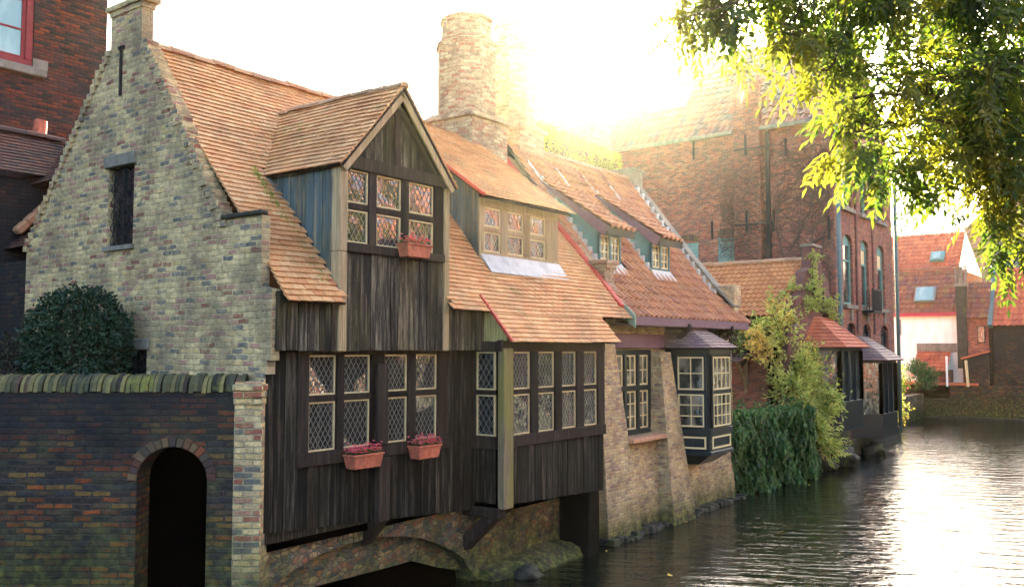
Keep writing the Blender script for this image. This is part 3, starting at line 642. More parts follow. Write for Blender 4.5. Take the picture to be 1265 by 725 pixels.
# --- dormer 2 (long shed dormer)
D2 = Fr((0, 8.95, 0), (1, 0, 0), (0, -1, 0))
m = MB(D2)
m.box(11.12, 13.42, -.06, .05, 4.93, 5.06, .004); m.box(11.12, 13.42, -.06, .05, 5.80, 5.93, .004)
for a, c in ((11.12, 11.25), (11.70, 11.88), (12.35, 12.53), (13.02, 13.40)): m.box(a, c, -.05, .042, 5.06, 5.80)
for a, c in ((11.25, 11.70), (11.88, 12.35), (12.53, 13.02)): m.box(a, c, -.05, .036, 5.40, 5.47)
m.build('dormer_frame', 'beampale', TH, bevel=.006)
for a, c in ((11.255, 11.695), (11.885, 12.345), (12.535, 13.015)):
    leaded(TH, D2, a, c, 5.475, 5.795, 4, .03); leaded(TH, D2, a, c, 5.065, 5.395, 5, .03)
sy = lambda y: 5.93 + .70 * (y - 8.72)
m = MB(); plain_tiles(m, (10.98, 8.70, sy(8.70)), (1, 0, 0), (0, 1, .70), 2.66, 3.15, .092); m.clip((0, 8.2, 4.12 + .02), (0, RS, -1)); m.build('dormer_roof', 'tile', TH, fixn=False)
m = MB(); m.hexa([(11.02, 8.73, sy(8.73) - .05), (13.58, 8.73, sy(8.73) - .05), (13.58, 11.3, sy(11.3) - .05), (11.02, 11.3, sy(11.3) - .05), (11.02, 8.73, sy(8.73) - .012), (13.58, 8.73, sy(8.73) - .012), (13.58, 11.3, sy(11.3) - .012), (11.02, 11.3, sy(11.3) - .012)]); m.clip((0, 8.2, 4.12), (0, RS, -1)); m.build('dormer_sarking', 'beam', TH)
m = MB()
for i in range(18):
    y0 = 8.7 + i * .14; m.beam((10.99, y0, sy(y0) + .02), (10.99, y0 + .14, sy(y0 + .14) + .02), .04, .05)
m.build('dormer_verge', 'verge', TH)
C2 = Fr((11.15, 8.92, 0), (0, 1, 0), (-1, 0, 0))
m = MB(); planks(m, C2, 0, 2.1, lambda u: rz(8.92 + u) - .02, lambda u: sy(8.92 + u) - .06, .14); m.build('dormer_cheek', 'cheek', TH)
C3 = Fr((13.40, 11.0, 0), (0, -1, 0), (1, 0, 0))
m = MB(); planks(m, C3, 0, 2.0, lambda u: rz(11. - u) - .02, lambda u: sy(11. - u) - .06, .14); m.build('dormer_cheek', 'cheek', TH)
m = MB(); y0 = 8.70; m.hexa([(11.15, 8.68, rz(8.68) + .035), (13.42, 8.68, rz(8.68) + .035), (13.42, 8.93, rz(8.93) + .03), (11.15, 8.93, rz(8.93) + .03), (11.15, 8.68, rz(8.68) + .05), (13.42, 8.68, rz(8.68) + .05), (13.42, 8.90, rz(8.93) + .06), (11.15, 8.90, rz(8.93) + .06)]); m.build('dormer_flashing', 'flash', TH)
# --- bay
bb = lambda u: 1.22 - (u - 10.4) * .045
m = MB(); planks(m, F3, 10.62, 13.28, bb, 2.08, .155); m.build('bay_boards', 'board', TH)
BL = Fr((10.42, 8.44, 0), (0, -1, 0), (-1, 0, 0)); BR = Fr((13.30, 7.95, 0), (0, 1, 0), (1, 0, 0))
m = MB(); planks(m, BL, 0, .42, 1.24, 2.08, .14); m.build('bay_boards', 'board', TH)
m = MB(); planks(m, BR, 0, .5, 1.12, 3.6, .15); m.build('bay_boards', 'board', TH)
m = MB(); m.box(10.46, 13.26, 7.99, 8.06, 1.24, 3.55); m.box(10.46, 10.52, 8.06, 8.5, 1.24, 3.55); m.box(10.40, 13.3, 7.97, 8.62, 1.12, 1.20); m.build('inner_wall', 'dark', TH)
m = MB(F3)
m.box(10.64, 13.32, .0, .075, 2.04, 2.205, .004); m.box(10.38, 13.34, -.04, .05, 3.45, 3.62, .004)
for a, c in ((10.64, 10.69), (11.13, 11.33), (11.79, 11.99), (12.43, 12.65), (13.09, 13.32)): m.box(a, c, -.02, .05, 2.205, 3.45)
for a, c in ((10.69, 11.13), (11.33, 11.79), (11.99, 12.43), (12.65, 13.09)): m.box(a, c, -.02, .035, 2.815, 2.88)
m.build('bay_frame', 'beam', TH, bevel=.007)
for a, c in ((10.695, 11.125), (11.335, 11.785), (11.995, 12.425), (12.655, 13.085)):
    leaded(TH, F3, a, c, 2.885, 3.445, 5); leaded(TH, F3, a, c, 2.21, 2.81, 5)
m = MB(F3); m.box(10.40, 10.64, -.04, .085, 1.16, 3.5, .004); m.build('bay_corner_post', 'postgreen', TH, bevel=.015)
m = MB(BL); m.box(0, .42, -.02, .06, 2.02, 2.205); m.box(0, .42, -.02, .05, 3.45, 3.6); m.box(0, .05, -.02, .05, 2.205, 3.45); m.box(.05, .40, -.02, .03, 2.815, 2.88); m.build('bay_frame', 'beam', TH, bevel=.006)
leaded(TH, BL, .055, .40, 2.885, 3.445, 3); leaded(TH, BL, .055, .40, 2.21, 2.81, 3)
C4 = Fr((10.46, 8.3, 0), (0, -1, 0), (-1, 0, 0))
m = MB(); planks(m, C4, 0.03, .46, lambda u: 3.60, lambda u: rz(8.3 - u) - .02, .1); m.build('bay_cheek', 'cheekgreen', TH)
m = MB()      # knee brace under the bay and its bearer
m.beam((10.44, 7.93, 1.10), (10.44, 8.72, 1.10), .2, .15); m.prism([(10.36, 8.0, 1.03), (10.36, 8.25, 1.03), (10.36, 8.72, .62), (10.36, 8.72, .38)], (.2, 0, 0)); m.build('bay_brace', 'beam', TH, bevel=.015)
m = MB(); m.box(12.95, 13.3, 8.0, 8.8, -.3, 1.1, .02); m.build('bay_recess_fill', 'blackrecess', TH, bevel=.02)  # black block standing in for the shaded recess under the bay
# --- brick base with blind arch over the water
arch = [(6.3, -.4), (6.55, .45), (6.88, .72), (7.2, .85), (7.58, .95), (8.0, 1.0), (8.46, 1.01), (9.04, .93), (9.45, .83), (9.78, .70), (10.1, .55), (10.36, .38), (10.6, .1), (10.7, -.4)]
m = MB(); m.box(6.60, 14.1, 8.60, 8.95, -.4, 1.42)
h = MB(); h.prism([(x, 8.4, z) for x, z in arch], (0, .75, 0))
m.build('base_wall', 'base', TH, holes=[h])
m = MB(); m.prism([(6.4, 8.78, .3), (7.5, 8.78, .52), (8.75, 8.78, .50), (9.45, 8.78, .50), (10.0, 8.78, .3), (10.7, 8.78, .1), (10.7, 8.78, 1.2), (6.4, 8.78, 1.2)], (0, .16, 0)); m.build('arch_infill', 'base', TH)
m = MB(); m.box(6.4, 10.9, 8.97, 9.1, -.5, 1.2); m.build('arch_rear_wall', 'dark', TH)  # near-black colour paints the shade of the void under the arch
m = MB()
for i in range(46):     # rough voussoirs of the arch, a finger proud of the wall
    t = i / 45 * (len(arch) - 5) + 2; k = int(t); f = t - k; x = arch[k][0] + (arch[k + 1][0] - arch[k][0]) * f; z = arch[k][1] + (arch[k + 1][1] - arch[k][1]) * f
    tx, tz = arch[k + 1][0] - arch[k][0], arch[k + 1][1] - arch[k][1]; l = math.hypot(tx, tz); tx /= l; tz /= l
    hh = U(.13, .19); w = .04
    m.hexa([(x - tx * w, 8.585, z - tz * w), (x + tx * w, 8.585, z + tz * w), (x + tx * w - tz * hh, 8.585, z + tz * w + tx * hh), (x - tx * w - tz * hh, 8.585, z - tz * w + tx * hh)] + [(a, 8.7, c) for a, c in ((x - tx * w, z - tz * w), (x + tx * w, z + tz * w), (x + tx * w - tz * hh, z + tz * w + tx * hh), (x - tx * w - tz * hh, z - tz * w + tx * hh))])
m.build('arch_ring', 'base', TH, bevel=.006)
m = MB(); pr = [(8.9, -.4), (8.1, -.4), (8.12, .05), (8.2, .22), (8.36, .34), (8.6, .40), (8.9, .42)]
PJ = [[(U(-.035, .035), U(-.03, .03)) for _ in pr] for _ in range(13)]
for i in range(12):
    xa, xb = 10.75 + i * .19, 10.75 + (i + 1) * .19; k = .72 + .28 * min(1, i / 4)
    kb = .72 + .28 * min(1, (i + 1) / 4)
    m.add([(xa, 8.9 - (8.9 - y) * k + PJ[i][q_][0], z * (1 if z < 0 else k) * .62 + PJ[i][q_][1]) for q_, (y, z) in enumerate(pr)] + [(xb, 8.9 - (8.9 - y) * kb + PJ[i + 1][q_][0], z * (1 if z < 0 else kb) * .62 + PJ[i + 1][q_][1]) for q_, (y, z) in enumerate(pr)], [(j, j + 1, 7 + j + 1, 7 + j) for j in range(6)] + ([(6, 5, 4, 3, 2, 1, 0)] if i == 0 else []) + ([tuple(range(7, 14))] if i == 11 else []))
m.build('stone_plinth', 'base', TH)
# --- chimneys
def octo(m, c, r, z0, z1, r2=None, rot=math.pi / 8, sx=1, sy=1):
    r2 = r2 or r; p = []
    for z, rr in ((z0, r), (z1, r2)):
        for k in range(8):
            t = rot + k * math.pi / 4; p.append((c[0] + math.cos(t) * rr * sx, c[1] + math.sin(t) * rr * sy, z))
    m.add(p, [tuple(range(7, -1, -1)), tuple(range(8, 16))] + [(k, (k + 1) % 8, 8 + (k + 1) % 8, 8 + k) for k in range(8)])
def chimney(x0, x1, y0, y1, zb, zs, zc, zt, zneck):
    m = MB(); m.box(x0, x1, y0, y1, zb, zs); c = ((x0 + x1) / 2, (y0 + y1) / 2); r = min(x1 - x0, y1 - y0) / 2 * 1.02
    sx = (x1 - x0) / min(x1 - x0, y1 - y0); sy_ = (y1 - y0) / min(x1 - x0, y1 - y0)
    octo(m, c, r, zs + .14, zc, sx=sx, sy=sy_); octo(m, c, r * .90, zc + .16, zt, r * .86, sx=sx, sy=sy_)
    o = m.build('chimney', 'chim', TH)
    m = MB(); m.box(x0 - .07, x1 + .07, y0 - .07, y1 + .07, zs, zs + .06); 
    m.hexa([(x0 - .04, y0 - .04, zs + .06), (x1 + .04, y0 - .04, zs + .06), (x1 + .04, y1 + .04, zs + .06), (x0 - .04, y1 + .04, zs + .06), (x0 + .12, y0 + .12, zs + .2), (x1 - .12, y0 + .12, zs + .2), (x1 - .12, y1 - .12, zs + .2), (x0 + .12, y1 - .12, zs + .2)])
    octo(m, c, r * 1.07, zc, zc + .07, sx=sx, sy=sy_); octo(m, c, r * 1.02, zc + .07, zc + .16, r * .92, sx=sx, sy=sy_); octo(m, c, r * .93, zt, zt + .08, sx=sx, sy=sy_)
    m.build('string_course', 'chim', o)
chimney(13.30, 14.45, 10.85, 12.10, 6.7, 8.05, 9.62, 10.15, 0)
chimney(15.10, 16.0, 11.0, 12.0, 6.4, 8.18, 10.0, 10.55, 0)
m = MB(); m.box(14.74, 14.98, 8.5, 11.3, 3.9, 4.25); m.hexa([(14.74, 8.55, 4.2), (14.98, 8.55, 4.2), (14.98, 11.3, 4.2), (14.74, 11.3, 4.2), (14.74, 8.55, 4.62), (14.98, 8.55, 4.62), (14.98, 11.3, 7.72), (14.74, 11.3, 7.72)])
m.build('party_parapet', 'chim', TH)

# =================================================================== FLOWER BOXES
def window_box(x, y, z, w, label, seed, lush=1.0):
    t = rootof('window_box', (x, y, z), label, 'window box', 'terracotta flower boxes on the sills')
    m = MB(); a, h, d = w / 2, .155, .2
    m.hexa([(x - a * .88, y - d, z), (x + a * .88, y - d, z), (x + a * .88, y - .03, z), (x - a * .88, y - .03, z), (x - a, y - d - .02, z + h), (x + a, y - d - .02, z + h), (x + a, y - .01, z + h), (x - a, y - .01, z + h)])
    b_ = m.build('trough', 'terracotta', t, bevel=.008)
    m = MB(); m.box(x - a - .008, x + a + .008, y - d - .032, y, z + h, z + h + .025); m.build('rim', 'terracotta', t, bevel=.006)
    m = MB(); m.box(x - a + .02, x + a - .02, y - d, y - .02, z + h + .025, z + h + .035); m.build('soil', 'soil', t)
    m = MB(); m2 = MB()
    for i in range(int(130 * lush)):
        p = Vector((x + U(-a, a), y - U(.0, d + .02), z + h + .02 + abs(random.gauss(0, .035)))); leaf(m, p, rv() + Z3 * .6, rv(), .04, .026)
    for i in range(int(150 * lush)):
        p = Vector((x + U(-a, a) * .97, y - U(.0, d + .03), z + h + .04 + abs(random.gauss(0, .045)) * (1 + .7 * noise.noise(Vector((x + i * .1, 0, 0))))))
        for k in range(4): leaf(m2, p, Vector((math.cos(k * 1.57), math.sin(k * 1.57), .6)) + rv() * .4, Z3, .026, .024)
    m.build('leaves', 'boxleaf', t); m2.build('blossom', 'petal', t)
    for k in (-1, 1): boxo('bracket', 'iron', t, x + k * a * .6 - .01, x + k * a * .6 + .01, y - .14, y + .01, z - .02, z - .002)
window_box(7.98, 8.37, 2.0, .50, 'terracotta box of pink flowers under the lower windows, nearest the brick pillar', 1, 1.1)
window_box(9.12, 8.37, 2.01, .45, 'terracotta box of pink flowers on the lower sill right of the long wooden post', 2, 1.3)
window_box(8.72, 8.21, 4.70, .47, 'terracotta box of pink flowers on the sill of the steep gabled dormer', 3)

# =================================================================== GARDEN WALL
gd = Vector((-.59, .807, 0)).normalized(); go = Vector((6.43, 8.46, 0)); gn = Vector((-gd.y, gd.x, 0))
gn = Vector((-.807, -.59, 0)).normalized()
GW = rootof('garden_wall', (5.6, 9.5, 0), 'sooty old brick garden wall with mossy coping and a dark round-arched doorway', 'wall')
G = Fr(go, gd, gn)        # u runs to the left in the picture
m = MB(G); m.box(.20, 5.0, -.36, 0, -.6, 3.0)
arc = [(.50, -.3), (.50, 1.62 + .25)]
ar = .40; ac = .90
hp = [(ac - ar, -.8), (ac - ar, 2.0)] + [(ac - ar * math.cos(math.pi * k / 12), 2.0 + ar * .95 * math.sin(math.pi * k / 12)) for k in range(1, 12)] + [(ac + ar, 2.0), (ac + ar, -.8)]
h = MB(G); h.prism([(u, -.6, z) for u, z in hp], (0, .8, 0))
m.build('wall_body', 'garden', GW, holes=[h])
m = MB(G); m.box(-.12, .20, -.40, .025, -.6, 3.12, 0); m.build('end_pillar', 'pillar', GW, bevel=.01)
m = MB(G); 
for k, (z, o) in enumerate(((2.86, .03), (2.94, .05), (3.02, .075))): m.box(-.12 - o * .3, .205, -.4, .025 + o, z, z + .072)
m.build('pillar_corbel', 'pillar', GW, bevel=.008)
m = MB(G)      # arch ring
for i in range(17):
    t = math.pi * (i + .5) / 17; r0, r1 = ar + .003, ar + .115 + U(-.015, .02); dt = math.pi / 17 * .46
    pts = []
    for rr, tt in ((r0, t - dt), (r1, t - dt), (r1, t + dt), (r0, t + dt)): pts.append((ac - rr * math.cos(tt), 2.0 + rr * .95 * math.sin(tt)))
    m.hexa([(u, -.34, z) for u, z in pts] + [(u, .012 + U(0, .012), z) for u, z in pts])
m.build('arch_ring', 'vous', GW, bevel=.006)
m = MB(G); m.box(ac - .5, ac + .5, -.48, -.40, -.6, 2.6); m.build('dark_doorway', 'dark', GW)  # near-black panel, the darkness of the open passage put into its colour
m = MB(G)      # rowlock coping bricks, rounded, leaning
u = .12
while u < 4.9:
    w = U(.044, .06); lean = U(.01, .035); n = 7; pa, pb = [], []; r = .21 + U(-.012, .012); zc = 3.0 + U(-.012, .012)
    for k in range(n):
        t = math.pi * k / (n - 1); dd = -.18 - math.cos(t) * r; zz = zc + math.sin(t) * .20
        pa.append((u + lean * math.cos(t) - .0, -dd - .36 + 0 if False else dd, zz)); pb.append((u + w - .006 + lean * math.cos(t), dd, zz))
    m.add(pa + pb, [tuple(range(n)), tuple(range(2 * n - 1, n - 1, -1))] + [(i, n + i, n + i + 1, i + 1) for i in range(n - 1)] + [(0, n - 1, 2 * n - 1, n)])
    u += w
M['coping'] = tile_mat('mossy_coping', [(.15, .13, .05), (.018, .02, .018), (.20, .165, .06), (.035, .04, .03), (.10, .095, .04), (.012, .012, .012), (.14, .08, .05)], .5, .7, .9, (.2, .2, .03), (.015, .015, .015))
m.build('coping', 'coping', GW)
# garden behind the wall
ground('garden_soil', [(6.53, 9.3), (6.53, 15.5), (2.5, 16.5), (3.2, 13.9)], 2.55, 'soil')
TB = rootof('clipped_bush', (6.05, 11.7, 2.55), 'round clipped dark evergreen bush above the garden wall', 'bush')
m = MB(); m.tube([(6.05, 11.75, 2.5), (6.0, 11.8, 3.0), (6.05, 11.75, 3.6)], [.06, .05, .03]); m.build('trunk', 'bark', TB)
m = MB(); cc = Vector((6.0, 11.55, 3.50))
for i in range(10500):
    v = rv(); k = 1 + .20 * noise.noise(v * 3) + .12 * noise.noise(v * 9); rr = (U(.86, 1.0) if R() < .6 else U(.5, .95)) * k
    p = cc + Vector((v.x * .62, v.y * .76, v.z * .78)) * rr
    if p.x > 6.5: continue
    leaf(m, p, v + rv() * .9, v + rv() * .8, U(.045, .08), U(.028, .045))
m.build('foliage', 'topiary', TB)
CR = rootof('creeper', (6.4, 13.4, 2.55), 'dark tangled creeper on the shaded left end of the gable wall', 'creeper')
m = MB()
for i in range(2600):
    y = 12.9 + abs(random.gauss(0, .9)); z = 2.6 + abs(random.gauss(0, .6)) + (y - 12.9) * .35
    if z > 3.7 + .4 * noise.noise(Vector((y * 2, 0, 0))): continue
    leaf(m, Vector((GX - U(.02, .22), y, z)), rv() + Vector((-.3, 0, -.5)), Vector((-1, 0, 0)) + rv() * .6, U(.05, .09), U(.03, .06))
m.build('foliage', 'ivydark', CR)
m = MB()
for i in range(7): 
    y = 12.4 + i * .33; m.tube([(GX - .04, y + .2 * math.sin(k * 1.3 + i), 2.5 + k * .4) for k in range(5)], [.018, .016, .013, .01, .006], 5)
m.build('stems', 'bark', CR)

# =================================================================== REAR ANNEX AND TALL BRICK BUILDING ON THE LEFT
LA = rootof('rear_annex', (8.2, 16.0, 0), 'low dark-tiled annex roofs huddled behind the brick gable', 'annex')
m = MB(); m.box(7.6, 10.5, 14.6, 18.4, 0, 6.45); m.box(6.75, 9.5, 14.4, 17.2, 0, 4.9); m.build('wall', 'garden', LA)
m = MB(); plain_tiles(m, (7.3, 18.4, 6.3), (0, -1, 0), (1, 0, 1.0), 4.1, 1.75, .1, .18); m.build('roof', 'tileold', LA, fixn=False)
ridge('ridge', LA, (8.52, 14.3, 7.55), (8.52, 18.4, 7.55), .1, 'tileold')
m = MB(); plain_tiles(m, (5.8, 15.6, 6.45), (1, 0, 0), (0, 1, .9), 2.35, 1.35, .1, .18); m.build('lower_roof', 'tileold', LA, fixn=False)
ridge('lower_ridge', LA, (5.8, 16.55, 7.38), (8.2, 16.55, 7.38), .12, 'tileold')
m = MB(); plain_tiles(m, (6.9, 18.6, 5.15), (0, -1, 0), (1, 0, .95), 3.6, 1.3, .1, .18); m.build('lean_to_roof', 'tileold', LA, fixn=False)
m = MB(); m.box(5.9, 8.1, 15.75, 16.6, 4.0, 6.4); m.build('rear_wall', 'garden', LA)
m = MB()
for i in range(6): m.beam((7.0 + i * .16, 15.62, 5.45 + i * .17), (7.17 + i * .16, 15.62, 5.63 + i * .17), .2, .14)
m.build('hip_tiles', 'ridge', LA, bevel=.03)
m = MB(); m.tube([(7.9, 16.9, 7.2), (7.95, 16.9, 7.75)], [.14, .11], 10); m.build('vent_pipe', 'terracotta', LA)
clump_m = MB(); clump(clump_m, (7.9, 15.5, 6.35), .28, 120, .08, .05); clump_m.build('roof_weed', 'ivy', LA)
LB = rootof('left_brick_building', (7, 18.7, 0), 'tall dark-red brick building behind the stone gable with a red-framed window', 'building')
m = MB(); m.box(-4, 10.05, 18.5, 24, 0, 16)
h = MB(); h.box(5.5, 8.5, 18.3, 18.62, 9.2, 11.9); m.build('wall', 'darkred', LB, holes=[h])
LF = Fr((0, 18.58, 0), (1, 0, 0), (0, -1, 0))
w_ = MB(LF); w_.box(5.5, 8.5, -.02, .06, 9.2, 9.34); w_.box(8.36, 8.5, -.02, .062, 9.34, 11.9); w_.box(5.5, 8.36, -.02, .06, 11.8, 11.9)
wf = w_.build('window', 'redpaint', LB, bevel=.01)
for a, c in ((7.2, 8.36), (6.0, 7.18)):
    muntin(wf, LF, a, c, 9.34, 11.8, 2, 4, .07, .04, 'glassb', 'redpaint')
m = MB(LF); m.box(5.3, 8.75, -.02, .2, 9.02, 9.2, .01); m.build('sill', 'stone', LB, bevel=.02)
m = MB(LF); m.box(8.5, 8.8, .08, .1, 9.2, 9.4); m.build('lintel_stone', 'stone', LB)

# =================================================================== BRICK HOUSE WITH NAVY BAY
BH = rootof('ochre_brick_house', (17.3, 8.8, 0), 'ochre brick canal house with pantiled roof, two teal dormers and a navy bay window', 'house')
def yb(z): return 8.62 - .0 if z > 3.4 else 8.62 - .30 * max(0, (3.4 - z)) / 3.4
m = MB(); m.prism([(13.95, 8.34, -.4), (13.95, 8.6, 3.4), (13.95, 8.6, 4.3), (13.95, 9.1, 4.3), (13.95, 9.1, -.4)], (6.1, 0, 0))
h = MB(); h.box(14.75, 16.36, 8.2, 8.95, 1.80, 3.47)
h3 = MB(); h3.box(16.75, 17.9, 8.2, 8.95, 1.5, 3.45)
m.build('wall', 'ochre', BH, holes=[h])
m = MB(); m.prism([(14.0, 8.12, -.4), (14.0, 8.44, 3.5), (14.0, 8.7, 3.5), (14.0, 8.7, -.4)], (.6, 0, 0)) if False else None
def buttress(x0, x1, yt, ybt, zt, slope_right):
    m = MB()
    # a tapering pier: at the top narrow, widening to the right as it descends
    m.hexa([(x0 - .15, ybt, -.4), (x1 + slope_right, ybt, -.4), (x1 + slope_right, 8.9, -.4), (x0 - .15, 8.9, -.4), (x0, yt, zt), (x1, yt, zt), (x1, 8.9, zt), (x0, 8.9, zt)])
    return m.build('buttress', 'ochre', BH, bevel=.01)
buttress(14.1, 14.72, 8.50, 8.18, 3.58, .55)
buttress(16.38, 16.84, 8.40, 8.02, 3.42, .42)
m = MB(); m.box(13.98, 14.3, 8.7, 11, -.4, 4.3); m.build('side_wall', 'ochre', BH); m = MB(); m.box(19.6, 20.05, 8.42, 9.2, -.4, 4.1); m.box(19.85, 20.05, 8.9, 13.5, 0, 4.3); m.build('side_wall', 'ochre', BH)
m = MB(); m.box(14.55, 16.75, 8.50, 8.62, 3.50, 3.78, .004); m.build('lintel', 'purple', BH, bevel=.01)
m = MB(); m.box(14.95, 16.62, 8.24, 8.6, 1.70, 1.79, .004); m.build('sill', 'sillbrick', BH, bevel=.01)
H_ = Fr((0, 8.66, 0), (1, 0, 0), (0, -1, 0))
m = MB(H_); m.box(14.75, 16.36, -.03, .05, 1.80, 1.90); m.box(14.75, 16.36, -.03, .05, 3.37, 3.47); m.box(14.75, 16.36, -.03, .048, 2.66, 2.76)
for x in (14.75, 15.27, 15.79, 16.27): m.box(x, x + .09, -.03, .052, 1.9, 3.37)
wf = m.build('casement_window', 'navy', BH, bevel=.006)
for x in (14.84, 15.36, 15.88):
    muntin(wf, H_, x, x + .40, 1.905, 2.655, 2, 3, .028, .02); muntin(wf, H_, x, x + .40, 2.765, 3.365, 2, 2, .028, .02)
m = MB(); m.box(14.8, 16.35, 8.75, 8.9, 1.8, 3.5); m.build('inner_wall', 'dark', BH)
# roof: flared in two pitches
EY, EZ = 8.12, 4.10; KY, KZ = 8.95, 4.92; RY, RZ = 11.1, 7.78
def brz(y): return EZ + (KZ - EZ) * (y - EY) / (KY - EY) if y < KY else KZ + (RZ - KZ) * (y - KY) / (RY - KY)
def skipb(p):
    for a, c in ((15.12, 16.1), (17.3, 18.3)):
        if a < p.x < c and p.y > 9.15 and p.y < 10.2: return True
    return False
m = MB()
pan_tiles(m, (14.72, EY, EZ), (1, 0, 0), (0, KY - EY, KZ - EZ), 5.67, math.hypot(KY - EY, KZ - EZ), .235, .21)
pan_tiles(m, (14.72, KY, KZ), (1, 0, 0), (0, RY - KY, RZ - KZ), 5.25, math.hypot(RY - KY, RZ - KZ), .255, .21, skip=skipb)
m.build('pantile_roof', 'pan', BH, fixn=False)
m = MB()
m.hexa([(14.75, EY + .02, EZ - .05), (20.3, EY + .02, EZ - .05), (20.3, KY, KZ - .06), (14.75, KY, KZ - .06), (14.75, EY + .02, EZ - .02), (20.3, EY + .02, EZ - .02), (20.3, KY, KZ - .03), (14.75, KY, KZ - .03)])
m.hexa([(14.75, KY, KZ - .06), (19.95, KY, KZ - .06), (19.95, RY, RZ - .06), (14.75, RY, RZ - .06), (14.75, KY, KZ - .03), (19.95, KY, KZ - .03), (19.95, RY, RZ - .03), (14.75, RY, RZ - .03)])
m.hexa([(14.75, RY, RZ - .2), (20.0, RY, RZ - .2), (20.0, 14.2, 4.1), (14.75, 14.2, 4.1), (14.75, RY, RZ), (20., RY, RZ), (20., 14.3, 4.2), (14.75, 14.3, 4.2)])
m.build('roof_boards', 'beam', BH)
m = MB(); m.box(14.7, 20.3, EY - .035, EY - .005, EZ - .16, EZ - .0); m.box(14.7, 20.3, EY, 8.6, EZ - .17, EZ - .14); m.build('eaves_board', 'purple', BH)
m = MB(); m.prism([(14.66, EY - .08, EZ - .22), (14.66, EY - .08, EZ + .02), (14.66, 8.85, 4.86), (14.66, 8.95, 4.5)], (.05, 0, 0)); m.build('bargeboard', 'green', BH)
m = MB(); m.beam((17.05, 8.10, 3.92), (17.05, 8.65, 3.35), .12, .1); m.beam((17.05, 8.05, 3.94), (17.05, 8.7, 3.94), .12, .12); m.build('eaves_strut', 'beam', BH, bevel=.01); m = MB(); m.beam((19.3, 8.05, 3.94), (19.3, 8.7, 3.94), .12, .12)
m.build('eaves_strut', 'beam', BH, bevel=.01)
m = MB(); m.box(14.66, 14.98, 8.66, 9.06, 4.5, 5.10); m.box(14.58, 15.06, 8.58, 9.14, 5.10, 5.19); m.box(14.62, 15.02, 8.62, 9.1, 5.02, 5.1); m.build('kneeler_block', 'chim', BH, bevel=.012)
ridge('ridge', BH, (14.9, RY, RZ + .05), (19.9, RY, RZ + .05), .12)
m = MB()    # right hand parapet
py = [(8.3, 4.35), (8.9, 5.0), (9.5, 5.72), (10.3, 6.75), (11.1, 7.78)]
m.prism([(20.0, y, z + .10) for y, z in py] + [(20.0, 11.1, 4.1), (20.0, 8.3, 4.1)], (.24, 0, 0)); m.build('parapet', 'ochre', BH)
m = MB()
for k in range(4): (ya, za), (yb2, zb2) = py[k], py[k + 1]; m.beam((20.12, ya, za + .12), (20.12, yb2 + .01, zb2 + .12), .32, .06)
m.build('parapet_coping', 'stone', BH, bevel=.01)
m = MB()
for k in range(17): t = k / 17; y = 8.75 + 2.3 * t; m.box(19.86, 19.99, y, y + .11, brz(y) + .06, brz(y + .1) + .09)
m.build('parapet_flashing', 'flash', BH)
m = MB(); m.box(19.85, 20.35, 10.9, 11.5, 7.5, 8.02); m.box(19.8, 20.42, 10.85, 11.55, 8.02, 8.08); m.build('parapet_block', 'stone', BH, bevel=.01)
m = MB(); m.box(20.0, 20.4, 8.3, 8.85, 4.5, 5.0); m.build('kneeler_block', 'ochre', BH, bevel=.02)
